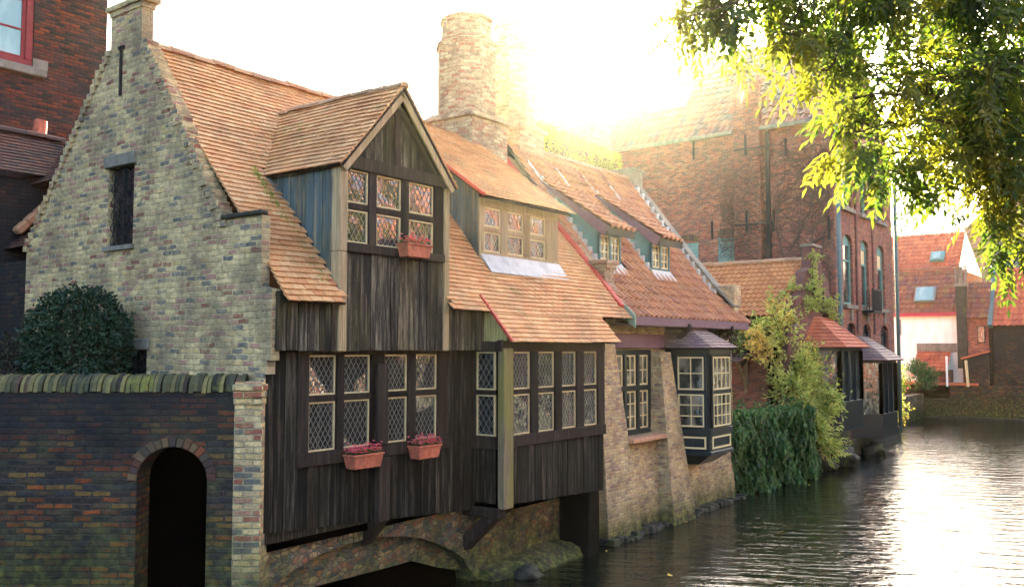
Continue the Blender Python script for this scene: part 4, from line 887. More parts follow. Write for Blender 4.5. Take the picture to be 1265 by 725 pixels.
def blue_dormer(x0, x1, yf):
    zb = brz(yf)
    Df = Fr((0, yf, 0), (1, 0, 0), (0, -1, 0)); zt = 5.86; s2 = .66
    d = MB(Df); d.box(x0, x1, -.04, .04, zb - .02, zb + .08); d.box(x0, x1, -.04, .04, zt - .09, zt); mid = (x0 + x1) / 2
    for a, c in ((x0, x0 + .06), (mid - .04, mid + .04), (x1 - .06, x1)): d.box(a, c, -.04, .042, zb + .08, zt - .09)
    o = d.build('dormer', 'tealdark', BH, bevel=.006)
    for a, c in ((x0 + .06, mid - .04), (mid + .04, x1 - .06)): muntin(o, Df, a, c, zb + .085, zt - .095, 2, 3, .025, .02)
    q = MB(); q.box(x0 + .02, x1 - .02, yf + .05, yf + .09, zb, zt); q.build('inner_wall', 'dark', o)
    rzf = lambda y: zt + .05 + s2 * (y - yf + .3)
    q = MB()
    for x, w in ((x0, .03), (x1 - .03, .03)):
        pts = [(x, yf, brz(yf) - .02), (x, yf, rzf(yf) - .06)]; y = yf
        while rzf(y) > brz(y) and y < 10.9: y += .05
        q.prism([(x, yf, brz(yf) - .02), (x, y, brz(y) - .02), (x, yf, rzf(yf) - .06)], (w, 0, 0))
    q.build('cheek', 'teal', o); ye = y
    q = MB(); pan_tiles(q, (x0 - .12, yf - .32, rzf(yf - .32)), (1, 0, 0), (0, 1, s2), x1 - x0 + .34, (ye - yf + .35) * math.hypot(1, s2), .255, .21); q.clip((0, KY, KZ + .02), (0, (RZ - KZ) / (RY - KY), -1)); q.build('roof', 'pan', o, fixn=False)
    q = MB(); q.hexa([(x0 - .1, yf - .3, rzf(yf - .3) - .05), (x1 + .16, yf - .3, rzf(yf - .3) - .05), (x1 + .16, ye, rzf(ye) - .05), (x0 - .1, ye, rzf(ye) - .05), (x0 - .1, yf - .3, rzf(yf - .3) - .02), (x1 + .16, yf - .3, rzf(yf - .3) - .02), (x1 + .16, ye, rzf(ye) - .02), (x0 - .1, ye, rzf(ye) - .02)])
    q.build('soffit', 'beam', o)
    q = MB(); q.prism([(x0 - .15, yf - .34, rzf(yf - .34) + .0), (x0 - .15, ye, rzf(ye) + .02), (x0 - .15, ye - .1, rzf(ye) - .10), (x0 - .15, yf - .22, rzf(yf - .22) - .26)], (.03, 0, 0)); q.build('fascia', 'purple', o)
    q = MB(); q.box(x0 - .1, x1 + .14, yf - .29, yf - .26, rzf(yf - .3) - .17, rzf(yf - .3) - .05); q.build('front_fascia', 'iron', o)
    q = MB(); q.hexa([(x0 - .05, yf - .2, brz(yf - .2) + .055), (x1 + .08, yf - .2, brz(yf - .2) + .055), (x1 + .03, yf, brz(yf) + .05), (x0, yf, brz(yf) + .05), (x0 - .05, yf - .2, brz(yf - .2) + .07), (x1 + .08, yf - .2, brz(yf - .2) + .07), (x1 + .03, yf, brz(yf) + .09), (x0, yf, brz(yf) + .09)])
    n = 12
    for k in range(n):
        y = yf + (ye - yf) * k / n; y2 = y + (ye - yf) / n * .8; q.box(x0 - .10, x0 - .005, y, y2, brz(y) + .05, brz(y2) + .06)
    for k in range(2): xx = (x0 - .12, x1 + .12)[k]; y = ye - .1; q.hexa([(xx, y, brz(y) + .06), (xx + .07, y, brz(y) + .06), (xx + .07, y + .35, brz(y + .35) + .05), (xx, y + .35, brz(y + .35) + .05), (xx, y, brz(y) + .1), (xx + .07, y, brz(y) + .1), (xx + .07, y + .35, brz(y + .35) + .08), (xx, y + .35, brz(y + .35) + .08)])
    q.build('flashing', 'flash', o)
blue_dormer(15.18, 16.05, 9.15); blue_dormer(17.38, 18.27, 9.15)
# navy bay window
bp = [(17.0, 8.62), (17.2, 7.72), (18.28, 7.72), (18.6, 8.62)]
def bayring(off, z0, z1, mat, name, par):
    c = Vector((17.72, 8.62)); pts = []
    q = [Vector(p) for p in bp]; 
    n01 = Vector((-.69, -.73)); 
    P = [Vector((q[0].x - off * 1.1, 8.62)), Vector((q[1].x - off * .85, q[1].y - off)), Vector((q[2].x + off * .8, q[2].y - off)), Vector((q[3].x + off * 1.1, 8.62))]
    m = MB(); m.prism([(p.x, p.y, z0) for p in P], (0, 0, z1 - z0)); return m.build(name, mat, par, bevel=.006)
BY = bayring(-.02, 1.80, 3.5, 'navy', 'bay_window', BH)
bayring(.035, 1.72, 1.84, 'navy', 'bay_sill', BY); bayring(.0, 1.38, 1.72, 'navy', 'bay_apron', BY); bayring(.04, 1.30, 1.38, 'navy', 'bay_base_rail', BY); bayring(.03, 3.36, 3.5, 'navy', 'bay_head', BY)
m = MB(); c = Vector((17.7, 8.62))
P = [(17.0, 8.62), (17.2, 7.72), (18.28, 7.72), (18.6, 8.62)]; Pb = [(17.15, 8.62), (17.35, 8.05), (18.1, 8.05), (18.4, 8.62)]
m.add([(x, y, 1.30) for x, y in P] + [(x, y, 1.08) for x, y in Pb], [(0, 1, 5, 4), (1, 2, 6, 5), (2, 3, 7, 6), (4, 5, 6, 7), (0, 3, 2, 1), (0, 4, 7, 3)]); m.build('bay_underside', 'navy', BY)
ca = Vector((.2, -.90, 0)).normalized(); cn = Vector((-.90, -.2, 0)).normalized()
A1 = Fr(Vector((17.0, 8.62, 0)) + cn * .012, ca, cn); A2 = Fr((17.2, 7.70, 0), (1, 0, 0), (0, -1, 0))
M['paneld'] = M['navy']
for fr_, a, c, nx in ((A1, .28, .82, 2), (A2, .10, .98, 4)):
    wd = MB(fr_)
    wd.box(a - .03, c + .03, -.02, .03, 2.55, 2.63); wd.box(a - .05, a, -.02, .034, 1.86, 3.36); wd.box(c, c + .05, -.02, .034, 1.86, 3.36); wf = wd.build('bay_light', 'navy', BY, bevel=.005)
    for z0, z1, nz in ((1.88, 2.55, 3 if nx == 2 else 3), (2.64, 3.32, 2)):
        f2 = Fr(fr_.o + fr_.n * .012, fr_.u, fr_.n); muntin(wf, f2, a, c, z0, z1, nx, nz, .028, .02)
    tr = MB(fr_); w0, w1, z0, z1 = (a - .10 if nx == 2 else a - .02), c + .03, 1.43, 1.68
    for b_ in ((w0, w1, z0, z0 + .035), (w0, w1, z1 - .035, z1)): tr.box(b_[0], b_[1], -.01, .014, b_[2], b_[3])
    for b_ in ((w0, w0 + .035), (w1 - .035, w1)): tr.box(b_[0], b_[1], -.01, .0135, z0 + .035, z1 - .035)
    tr.build('apron_moulding', 'yellow', BY)
m = MB(); ez, tz = 3.50, 4.02
E = [(16.72, 8.66), (17.04, 7.58), (18.4, 7.58), (18.85, 8.66)]; T_ = [(17.05, 8.66), (17.45, 8.40), (18.0, 8.40), (18.3, 8.66)]
for k in range(3):
    a0, a1 = Vector((*E[k], ez)), Vector((*E[k + 1], ez)); t0, t1 = Vector((*T_[k], tz)), Vector((*T_[k + 1], tz))
    rows = 9
    for i in range(rows):
        f0, f1 = i / rows, (i + 1.25) / rows; l0, r0 = a0.lerp(t0, f0), a1.lerp(t1, f0); l1, r1 = a0.lerp(t0, min(f1, 1)), a1.lerp(t1, min(f1, 1))
        nn = (a1 - a0).cross(t0 - a0).normalized(); n = max(2, int((r0 - l0).length / .16))
        for j in range(n):
            s0, s1_ = j / n, (j + .96) / n; o = nn * (.022 + U(0, .006))
            p = [l0.lerp(r0, s0) + o, l0.lerp(r0, s1_) + o, l1.lerp(r1, s1_) + nn * .004, l1.lerp(r1, s0) + nn * .004]; q = [x - nn * .012 for x in p]
            m.add(q + p, [(4, 5, 6, 7), (0, 1, 5, 4), (0, 4, 7, 3), (1, 2, 6, 5)])
m.build('bay_roof', 'slate', BY, fixn=False)
m = MB(); m.add([(x, y, ez - .02) for x, y in E] + [(x, y, tz - .01) for x, y in T_], [(0, 1, 5, 4), (1, 2, 6, 5), (2, 3, 7, 6), (4, 5, 6, 7), (0, 3, 2, 1)]); m.build('bay_roof_deck', 'beam', BY)
m = MB(); m.box(19.2, 20.0, 8.3, 8.6, 3.35, 3.92); 
mm = MB(); 
for i in range(700): mm_p = Vector((U(18.9, 20.1), 8.55 - abs(random.gauss(0, .12)), 4.0 - abs(random.gauss(0, .3)))); leaf(mm, mm_p, Vector((0, -.3, -1)) + rv() * .7, rv(), .1, .05)
IV0 = rootof('dry_creeper', (19.5, 8.5, 3.5), 'brown dry creeper tangled under the eaves beside the navy bay', 'creeper'); mm.build('foliage', 'ivydark', IV0)
m = MB(); m.tube([(18.95 + .3 * i, 8.5, 3.2 + .1 * (i % 2)) for i in range(4)], .012, 5); m.tube([(19.5, 8.55, 1.2), (19.45, 8.5, 2.4), (19.6, 8.5, 3.6)], [.03, .02, .01], 5); m.build('stems', 'twig', IV0)
# stones at the foot of the wall
m = MB()
for i in range(44):
    x = 13.9 + i * .145; w = U(.1, .2); m.box(x, x + w, 8.06 + .05 * math.sin(i) + (x - 13.9) * .025, 8.6, -.3, U(.03, .12), .02)
m.build('footing_stones', 'darkstone', BH, bevel=.02)
# ridge hedge behind
RH = tag(MB().__class__().build('x', 'dark') if False else bpy.data.objects.new('ridge_hedge', None), 'yellow-green clipped hedge showing above the ridge of the ochre brick house', 'hedge'); col.objects.link(RH); RH.location = (18.7, 12.2, 0)
m = MB()
for i in range(9000):
    x = U(16.9, 20.7); f = R(); v = rv()
    y, z = (12.2 - .5 + U(0, .06), U(6.9, 8.75)) if f < .6 else (U(11.7, 12.7), 8.75 + U(-.06, .05))
    z -= (x - 16.9) * .03
    k = .05 * noise.noise(Vector((x * 3, y, z * 3)))
    leaf(m, Vector((x, y + k, z + k)), rv(), Vector((0, -1, .6)) + rv() * .5, U(.06, .09), U(.04, .06))
m.build('foliage', 'hedge', RH)
m = MB(); m.box(16.9, 20.6, 11.85, 12.6, 4.0, 8.5); m.build('branches', 'bark', RH)

# =================================================================== IVY WALL, SHRUB, GARDEN COURT
IW = rootof('ivy_wall', (22, 8.8, 0), 'low quay wall smothered in dark green ivy beside the navy bay', 'garden wall')
ivp = [(19.9, 8.85), (21.5, 8.55), (23.2, 8.35), (24.7, 8.45)]
def ivy_at(x):
    for (a, ya), (c, yc) in zip(ivp, ivp[1:]):
        if a <= x <= c: return ya + (yc - ya) * (x - a) / (c - a)
    return ivp[-1][1]
m = MB()
for (a, ya), (c, yc) in zip(ivp, ivp[1:]): m.hexa([(a, ya + .1, -.4), (c, yc + .1, -.4), (c, yc + .5, -.4), (a, ya + .5, -.4), (a, ya + .1, 1.88), (c, yc + .1, 1.80), (c, yc + .5, 1.80), (a, ya + .5, 1.88)])
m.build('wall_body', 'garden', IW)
m = MB()
for i in range(11000):
    x = U(19.9, 24.8); top = R() < .16; z = (1.9 - (x - 20) * .02 + U(-.03, .12)) if top else U(.08, 1.95)
    y = ivy_at(x) + (U(-.05, .5) if top else -.02 - .5 * (.5 + noise.noise(Vector((x * 1.8, 0, z * 1.1)))) - U(0, .14))
    leaf(m, Vector((x, y, z)), Vector((U(-.5, .5), -.35, -1)), Vector((0, -1, .5)) + rv() * .5, U(.09, .17), U(.08, .13))
for i in range(900):
    x = U(24.2, 25.3); z = U(.1, 1.7) * (1 - (x - 24.2) * .45); leaf(m, Vector((x, 8.35 + U(-.25, .3), z)), Vector((U(-.2, .6), -.35, -.8)), Vector((.3, -1, .4)) + rv() * .6, U(.08, .15), U(.07, .12))
for i in range(46):     # stray shoots
    x = U(19.95, 24.7); p = Vector((x, ivy_at(x) - U(.05, .3), U(1.75, 2.0))); d = Vector((U(-.4, .4), U(-.4, .1), U(.3, 1.0))).normalized()
    for k in range(5): leaf(m, p + d * .06 * k, rv() + d, rv(), U(.06, .11), U(.05, .09))
m.build('ivy', 'ivy', IW)
def shrub(name, base, label, cat, mat, stems, L, W, n, spread, cols=None, group=None, twig='bark'):
    t = rootof(name, base, label, cat, group); ms = MB(); ml = MB(); base = Vector(base)
    for (dx, dy, dz) in stems:
        top = base + Vector((dx, dy, dz)); pts = [base.lerp(top, k / 5) + rv() * .06 * (k > 0) + Vector((0, 0, .25 * math.sin(k / 5 * 3.14) * .3)) for k in range(6)]
        ms.tube(pts, [.03 * (1 - k / 7) for k in range(6)], 5)
        for j in range(n):
            k = U(1.2, 5); i0 = min(int(k), 4); p = pts[i0].lerp(pts[i0 + 1], k - i0); d = (rv() + Vector((0, 0, .4)) + (top - base).normalized() * .5).normalized(); ln = U(.15, 1) * spread
            e = p + d * ln - Vector((0, 0, .25 * ln * ln))
            if j % 3 == 0: ms.tube([p, p.lerp(e, .5) + Vector((0, 0, .03)), e], [.008, .006, .003], 3)
            for q in range(7):
                pp = p.lerp(e, U(.3, 1.05)) + rv() * .05; leaf(ml, pp, d + rv() * .8 - Z3 * .15, Z3 + rv() * .7, L * U(.6, 1.3), W * U(.7, 1.2))
    ms.build('stems', twig, t); ml.build('foliage', mat, t); return t
shrub('golden_shrub', (25.4, 8.6, .9), 'tall airy golden-green shrub leaning over the canal past the ivy wall', 'shrub', 'golden',
      [(-.2, .3, 3.1), (-1.3, .3, 3.6), (.5, -.3, 2.1), (.2, -.8, 1.2), (-.8, -.4, 2.4), (.9, -.5, .9), (-2.0, .5, 3.0), (-.4, -.6, .4), (-1.2, -.1, 1.7), (1.0, -.4, 1.6), (.3, .0, 2.6), (.3, -.7, -.2), (-.6, .2, 3.7)], .14, .06, 165, .66)
shrub('wall_creeper', (24.6, 10.0, 3.0), 'pale green creeper spilling over the top of the courtyard brick wall', 'creeper', 'creep',
      [(0, .9, 1.2), (-.3, .2, 1.2), (0, -.6, 1.2), (.3, -1.1, 1.6), (-.2, 1.6, 1.1), (.8, -1.2, 2.3)], .13, .07, 60, .55)
shrub('potted_plant', (24.3, 10.6, 1.7), 'small ochre plant in the courtyard under the little porch roof', 'plant', 'farleaf', [(0, .2, .5), (0, -.3, .5), (0, .5, .4)], .1, .05, 30, .3)
CW = rootof('courtyard_house', (27, 9.5, 0), 'small brick wing with an orange pantiled roof below the tall red building', 'house')
m = MB(); m.box(25.0, 28.9, 8.75, 14.5, 0, 4.5)
h = MB(); h.box(24.8, 25.15, 8.95, 9.45, 1.9, 3.55); m.build('wall', 'red', CW, holes=[h])
m = MB(); m.box(25.12, 25.2, 8.9, 9.5, 1.85, 3.6); m.build('dark_doorway', 'dark', CW)
m = MB(); m.box(25.02, 25.10, 9.0, 9.08, 1.9, 3.5); m.box(25.02, 25.1, 8.95, 9.45, 2.45, 2.5); m.build('door_frame', 'beampale', CW)
m = MB(); pan_tiles(m, (24.75, 14.2, 4.42), (0, -1, 0), (2.3, 0, 1.75), 5.35, 2.9, .23, .165, .028); m.build('roof', 'panor', CW, fixn=False)
m = MB(); m.hexa([(24.8, 8.9, 4.36), (27.1, 8.9, 6.1), (27.1, 14.2, 6.1), (24.8, 14.2, 4.36), (24.8, 8.9, 4.4), (27.1, 8.9, 6.14), (27.1, 14.2, 6.14), (24.8, 14.2, 4.4)]); m.hexa([(27.1, 8.8, 4.4), (28.9, 8.8, 4.4), (28.9, 14.2, 4.4), (27.1, 14.2, 4.4), (27.1, 8.8, 6.1), (27.3, 8.8, 6.1), (27.3, 14.2, 6.1), (27.1, 14.2, 6.1)]); m.build('roof_boards', 'tileold', CW)
ridge('ridge', CW, (27.08, 8.9, 6.22), (27.08, 14.2, 6.22), .13, 'ridge')
m = MB(); gp = [(24.2, -.3), (24.2, 4.0), (24.75, 4.1), (24.9, 4.9), (25.5, 5.1), (25.7, 5.75), (26.2, 5.9), (26.35, 6.55), (27.15, 6.55), (27.3, 5.9), (27.9, 5.6), (28.1, 4.8), (28.9, 4.6), (28.9, -.3)]
m.prism([(x + .3, 8.62, z) for x, z in gp], (0, .28, 0)); m.build('stepped_gable', 'redf', CW)
m = MB(); m.box(26.6, 27.5, 8.57, 8.95, 6.55, 6.63); m.box(24.9, 25.2, 8.58, 8.95, 4.1, 4.18); m.build('gable_capping', 'stone', CW)
m = MB(); m.box(27.6, 27.64, 8.58, 8.62, 4.3, 5.3); m.build('wall_anchor', 'iron', CW)
PO = rootof('door_canopy', (24.6, 10.2, 2.4), 'tiny bracketed tiled canopy on the courtyard brick wall', 'canopy')
m = MB(); plain_tiles(m, (24.25, 10.9, 3.12), (0, -1, 0), (1, 0, .55), 1.0, .85, .12, .2); m.build('roof', 'slate', PO, fixn=False)
m = MB(); m.beam((24.98, 10.05, 2.35), (24.35, 10.05, 3.08), .08, .08); m.beam((24.98, 10.05, 2.2), (24.98, 10.05, 3.4), .08, .08); m.beam((24.3, 10.05, 3.08), (24.98, 10.05, 3.08), .08, .08); m.build('bracket', 'beampale', PO)
shrub('gable_creeper', (27.2, 8.6, 4.6), 'light green creeper hanging from the top of the stepped plum-brick gable', 'creeper', 'creep', [(-.9, -.1, 1.2), (-1.3, -.1, .6), (-.6, -.05, 1.7), (-1.6, -.1, .1), (1.0, -.1, .3), (1.2, -.1, -.2)], .11, .06, 38, .35)

# =================================================================== TALL RED BUILDING
TR = rootof('tall_red_building', (33, 9, 0), 'tall red brick building with arched windows facing the canal', 'building')
m = MB(); m.box(29.1, 36.4, 8.66, 24, -.5, 10.95)
holes = []
def hb(*a):
    h = MB(); h.box(*a); holes.append(h)
hb(28.9, 29.22, 11.90, 12.66, 6.2, 7.35); hb(28.9, 29.22, 13.40, 14.16, 6.1, 7.25)
def archh(x0, x1, z0, z1):
    h = MB(); r = (x1 - x0) / 2; c = (x0 + x1) / 2; pts = [(x0, z0), (x0, z1 - r * .5)] + [(c - r * math.cos(math.pi * k / 8), z1 - r * .5 + r * .5 * math.sin(math.pi * k / 8)) for k in range(1, 8)] + [(x1, z1 - r * .5), (x1, z0)]
    h.prism([(x, 8.5, z) for x, z in pts], (0, .34, 0)); holes.append(h)
wins = []
for x0, x1 in ((29.95, 31.05), (32.05, 33.0), (34.15, 35.2)):
    for z0, z1 in ((4.95, 7.3), (8.2, 9.9)): archh(x0, x1, z0, z1); wins.append((x0, x1, z0, z1))
for x0, x1 in ((30.2, 31.2), (32.1, 33.1), (34.4, 35.5)): archh(x0, x1, 3.3, 4.35); wins.append((x0, x1, 3.3, 4.35))
m.build('wall', 'red', TR, holes=holes)
for x0, x1, z0, z1 in wins:
    WF = Fr((0, 8.80, 0), (1, 0, 0), (0, -1, 0)); w = MB(WF)
    w.box(x0, x0 + .08, 0, .05, z0, z1 - .25); w.box(x1 - .08, x1, 0, .05, z0, z1 - .25); w.box(x0, x1, 0, .048, z0, z0 + .08); w.box(x0 + .08, x1 - .08, 0, .046, z1 - .9, z1 - .84); w.box(x0, x1, -.01, .03, z1 - .35, z1)
    wo = w.build('window', 'teal' if z0 > 4 else 'navy', TR); boxo('pane', 'glassg', wo, x0 + .06, x1 - .06, -.01, .01, z0 + .05, z1 - .35, fr=WF)
    if z0 > 4: boxo('sill', 'stone', wo, x0 - .1, x1 + .1, .14, .26, z0 - .14, z0 - .01, fr=WF)
    if 4 < z0 < 6 and x0 > 30: boxo('blind', 'yellow', wo, x0 + .1, x1 - .1, .012, .018, z1 - .84, z1 - .36, fr=WF)
m = MB()
for a in (31.35, 33.45): m.box(a, a + .12, 8.60, 8.66, 4.0, 10.6)
m.build('pilaster_strip', 'redf', TR)
m = MB(); m.box(29.02, 36.5, 8.58, 8.665, 10.6, 10.72); m.build('cornice', 'redf', TR)
m = MB()
for x0, x1 in ((30.2, 31.2), (32.1, 33.1), (34.4, 35.5)): c = (x0 + x1) / 2; m.box(c - .1, c + .1, 8.6, 8.67, 4.42, 4.85)
m.build('keystone', 'stone', TR)
# shutters on the left face
LS = Fr((29.16, 0, 0), (0, -1, 0), (-1, 0, 0))
for y0, z0 in ((11.90, 6.2), (13.40, 6.1)):
    m = MB(LS)
    m.box(-y0 - .76, -y0 - .70, -.02, .03, z0, z0 + 1.15); m.box(-y0 - .06, -y0, -.02, .03, z0, z0 + 1.15)
    for k in range(9): z = z0 + .02 + k * .125; m.hexa([(-y0 - .7, .0, z), (-y0 - .06, .0, z), (-y0 - .06, .03, z), (-y0 - .7, .03, z), (-y0 - .7, -.02, z + .11), (-y0 - .06, -.02, z + .11), (-y0 - .06, .0, z + .11), (-y0 - .7, .0, z + .11)])
    m.build('shutter', 'shut', TR)
    m = MB(); 
    for k in range(9):
        y = y0 + .0 + k * .085; m.box(29.085, 29.12, y, y + .075, z0 + 1.16 + .06 * math.sin(math.pi * k / 8), z0 + 1.38 + .06 * math.sin(math.pi * k / 8))
    m.build('shutter_arch', 'vous', TR)
m = MB(); m.box(28.86, 29.12, 11.02, 11.95, 0, 12.6); m.build('chimney_breast', 'red', TR)
m = MB(); m.box(28.98, 29.1, 10.75, 10.87, 4, 10.8); m.build('wall_pipe', 'iron', TR)
def anchor(y, z0, z1, x=29.1): 
    m = MB(); m.box(x - .05, x, y - .03, y + .03, z0, z1); m.build('wall_anchor', 'iron', TR)
for y, z0, z1 in ((13.52, 10.2, 10.95), (12.86, 7.3, 7.95), (10.65, 7.4, 8.1), (8.84, 7.0, 7.75), (10.2, 9.9, 10.5)): anchor(y, z0, z1)
for z in (10.15, 7.55):
    anchor(11.5, z - .1, z + .6, 28.86); m = MB(); m.box(28.8, 28.86, 10.6, 11.9, z + .1, z + .15); m.build('iron_tie', 'iron', TR)
m = MB(); pan_tiles(m, (28.9, 23.9, 10.98), (0, -1, 0), (1, 0, 1.15), 15.2, 5.25, .36, .26, .035, seg=4, skip=lambda p: (14.3 < p.y < 16.15 and 30.1 < p.x < 31.1) or (17.5 < p.y < 19.1 and 30.3 < p.x < 31.1)); m.build('roof', 'panmix', TR, fixn=False)
m = MB(); m.prism([(28.95, 8.7, 10.9), (32.3, 8.7, 14.75), (36.5, 8.7, 10.9)], (0, 15.3, 0)); m.build('roof_body', 'redf', TR)
m = MB(); m.box(28.80, 28.95, 8.6, 11.0, 10.85, 10.98); m.box(28.80, 28.95, 11.97, 24, 10.85, 10.98); m.build('gutter', 'stone', TR, bevel=.01)
for y0, y1, x0, x1 in ((14.35, 15.95, 30.2, 30.95), (17.6, 19.0, 30.4, 31.1)):
    rz2 = lambda x: 10.98 + 1.15 * (x - 28.9)
    m = MB(); m.hexa([(x0, y0, rz2(x0) + .02), (x1, y0, rz2(x1) + .02), (x1, y1, rz2(x1) + .02), (x0, y1, rz2(x0) + .02), (x0, y0, rz2(x0) + .16), (x1, y0, rz2(x1) + .16), (x1, y1, rz2(x1) + .16), (x0, y1, rz2(x0) + .16)]); s_ = m.build('skylight', 'lead', TR)
    m = MB(); a = .08; m.hexa([(x0 + a, y0 + a, rz2(x0 + a) + .15), (x1 - a, y0 + a, rz2(x1 - a) + .15), (x1 - a, y1 - a, rz2(x1 - a) + .15), (x0 + a, y1 - a, rz2(x0 + a) + .15), (x0 + a, y0 + a, rz2(x0 + a) + .175), (x1 - a, y0 + a, rz2(x1 - a) + .175), (x1 - a, y1 - a, rz2(x1 - a) + .175), (x0 + a, y1 - a, rz2(x0 + a) + .175)]); m.build('pane', 'glassb', s_)
m = MB(); m.tube([(29.0, 8.5, 10.7), (29.0, 8.5, 4.2), (29.3, 8.5, 3.2)], .075, 8); m.build('downpipe', 'pipe', TR, smooth=True)
m = MB(); m.tube([(36.3, 8.5, 10.7), (36.35, 8.5, .3)], .07, 8); m.build('downpipe', 'pipe', TR, smooth=True)
m = MB(); m.box(28.2, 28.6, 16.6, 17.3, 8, 12.3) ; m.build('far_stack', 'chim', TR)
m = MB()      # iron balcony
m.box(32.0, 33.1, 8.25, 8.66, 4.72, 4.8)
for k in range(12): x = 32.02 + k * .095; m.box(x, x + .025, 8.26, 8.29, 4.8, 5.5)
m.box(31.98, 33.12, 8.25, 8.3, 5.5, 5.55)
for k in range(4): y = 8.3 + k * .09; m.box(32.0, 32.03, y, y + .02, 4.8, 5.5); m.box(33.08, 33.1, y, y + .02, 4.8, 5.5)
m.build('balcony', 'iron', TR)
# two timber oriels over the water
def oriel(x0, x1, yo, z0, zs, zt, zr, roofmat, name):
    m = MB(); e = .45
    P = [(x0, 8.66), (x0 + e, yo), (x1 - e, yo), (x1, 8.66)]
    m.prism([(x, y, z0) for x, y in P], (0, 0, zs - z0)); o = m.build('oriel', 'navy', TR, bevel=.01)
    m = MB(); m.prism([(x, y, zs) for x, y in [(x0 + .06, 8.66), (x0 + e + .03, yo + .08), (x1 - e - .03, yo + .08), (x1 - .06, 8.66)]], (0, 0, zt - zs)); m.build('pane', 'glassg', o)
    m = MB()
    for (ax, ay), (bx, by), n in (((x0, 8.66), (x0 + e, yo), 1), ((x0 + e, yo), (x1 - e, yo), 3), ((x1 - e, yo), (x1, 8.66), 1)):
        for k in range(n + 1): t = k / n; m.box(ax + (bx - ax) * t - .05, ax + (bx - ax) * t + .05, ay + (by - ay) * t - .02, ay + (by - ay) * t + .08, zs, zt)
    m.prism([(x, y, zt) for x, y in P], (0, 0, .12)); m.build('frame', 'navy', o)
    m = MB(); E_ = [(x0 - .2, 8.66), (x0 + e - .15, yo - .22), (x1 - e + .15, yo - .22), (x1 + .2, 8.66)]; cx_ = (x0 + x1) / 2; T2 = [(cx_ - (x1 - x0) * .25, 8.66), (cx_ - (x1 - x0) * .2, 8.6), (cx_ + (x1 - x0) * .2, 8.6), (cx_ + (x1 - x0) * .25, 8.66)]
    for k in range(3):
        a0, a1, t0, t1 = Vector((*E_[k], zt + .1)), Vector((*E_[k + 1], zt + .1)), Vector((*T2[k], zr)), Vector((*T2[k + 1], zr)); rows = 9; nn = (a1 - a0).cross(t0 - a0).normalized()
        for i in range(rows):
            f0, f1 = i / rows, min(1, (i + 1.2) / rows); l0, r0, l1, r1 = a0.lerp(t0, f0), a1.lerp(t1, f0), a0.lerp(t0, f1), a1.lerp(t1, f1); n = max(1, int((r0 - l0).length / .2))
            for j in range(n):
                s0, s1_ = j / n, (j + .96) / n; p = [l0.lerp(r0, s0) + nn * .03, l0.lerp(r0, s1_) + nn * .03, l1.lerp(r1, s1_), l1.lerp(r1, s0)]; q = [x - nn * .02 for x in p]; m.add(q + p, [(4, 5, 6, 7), (0, 1, 5, 4), (0, 4, 7, 3), (1, 2, 6, 5)])
    m.build('roof', roofmat, o, fixn=False)
    m = MB(); m.add([(x, y, zt + .08) for x, y in E_] + [(x, y, zr - .03) for x, y in T2], [(0, 1, 5, 4), (1, 2, 6, 5), (2, 3, 7, 6), (4, 5, 6, 7), (0, 3, 2, 1)]); m.build('roof_deck', 'beam', o)
oriel(25.9, 29.0, 7.75, 1.1, 1.95, 3.42, 4.45, 'panfar', 'a')
oriel(30.4, 33.2, 7.75, .55, 1.35, 3.0, 3.9, 'slate', 'b')
m = MB(); m.box(25.4, 29.1, 8.3, 8.75, -.4, 1.1); m.box(29.1, 36.4, 8.5, 8.66, -.4, .55); m.build('footing', 'darkstone', TR, bevel=.03)
# bare vine over the left face
VN = rootof('bare_vine', (29.0, 10.0, 4.6), 'leafless creeper branching across the upper corner of the tall red brick wall', 'vine')
m = MB()
def grow(p, a, r, depth):
    pts = [p]; n = random.randint(5, 8); 
    for k in range(n):
        a += U(-.35, .35); p = (p[0] + math.cos(a) * .28, p[1] + math.sin(a) * .26)
        if p[0] > 12.6 or p[0] < 8.75 or p[1] > 10.3: break
        pts.append(p)
    if len(pts) < 2: return
    m.tube([(29.07 if not 11.0 < y < 11.97 else 28.83, y, z) for y, z in pts], [max(.006, r * (1 - .5 * k / n)) for k in range(len(pts))], 4)
    if depth > 0:
        for k in range(3 if depth > 1 else 2): q = random.choice(pts[1:]); grow(q, a + random.choice((-1, 1)) * U(.4, 1.2), r * .62, depth - 1)
for y, a in ((9.2, 1.9), (9.6, 1.3), (10.1, 2.2), (10.4, 1.6), (9.0, 2.5), (11.3, 1.9), (9.3, 1.2), (10.6, 2.7), (9.8, 2.9)): grow((y, 5.6 + U(0, 1.2)), a, .035, 4)
m.build('stems', 'twig', VN)
# boulders by the water
def boulder(x, y, z, r, label):
    bm = bmesh.new(); bmesh.ops.create_icosphere(bm, subdivisions=3, radius=r)
    for v in bm.verts: v.co *= 1 + .4 * noise.noise(v.co * (1.6 / r)) + .18 * noise.noise(v.co * (4.5 / r)) ; v.co.z *= .7
    for f in bm.faces: f.smooth = True
    me = bpy.data.meshes.new('boulder'); bm.to_mesh(me); bm.free(); me.materials.append(M['darkstone']); o = link(bpy.data.objects.new('boulder', me)); o.location = (x, y, z); tag(o, label, 'boulder', 'boulders at the foot of the quay')
boulder(27.4, 8.15, .25, .5, 'larger boulder under the orange-roofed oriel'); boulder(26.4, 8.25, .1, .32, 'smaller wet boulder left of the larger one, below the shrub')
boulder(11.35, 8.15, .02, .22, 'wet dark rock in the water below the timber bay'); boulder(31.2, 8.2, .12, .38, 'boulder at the foot of the slate-roofed oriel')

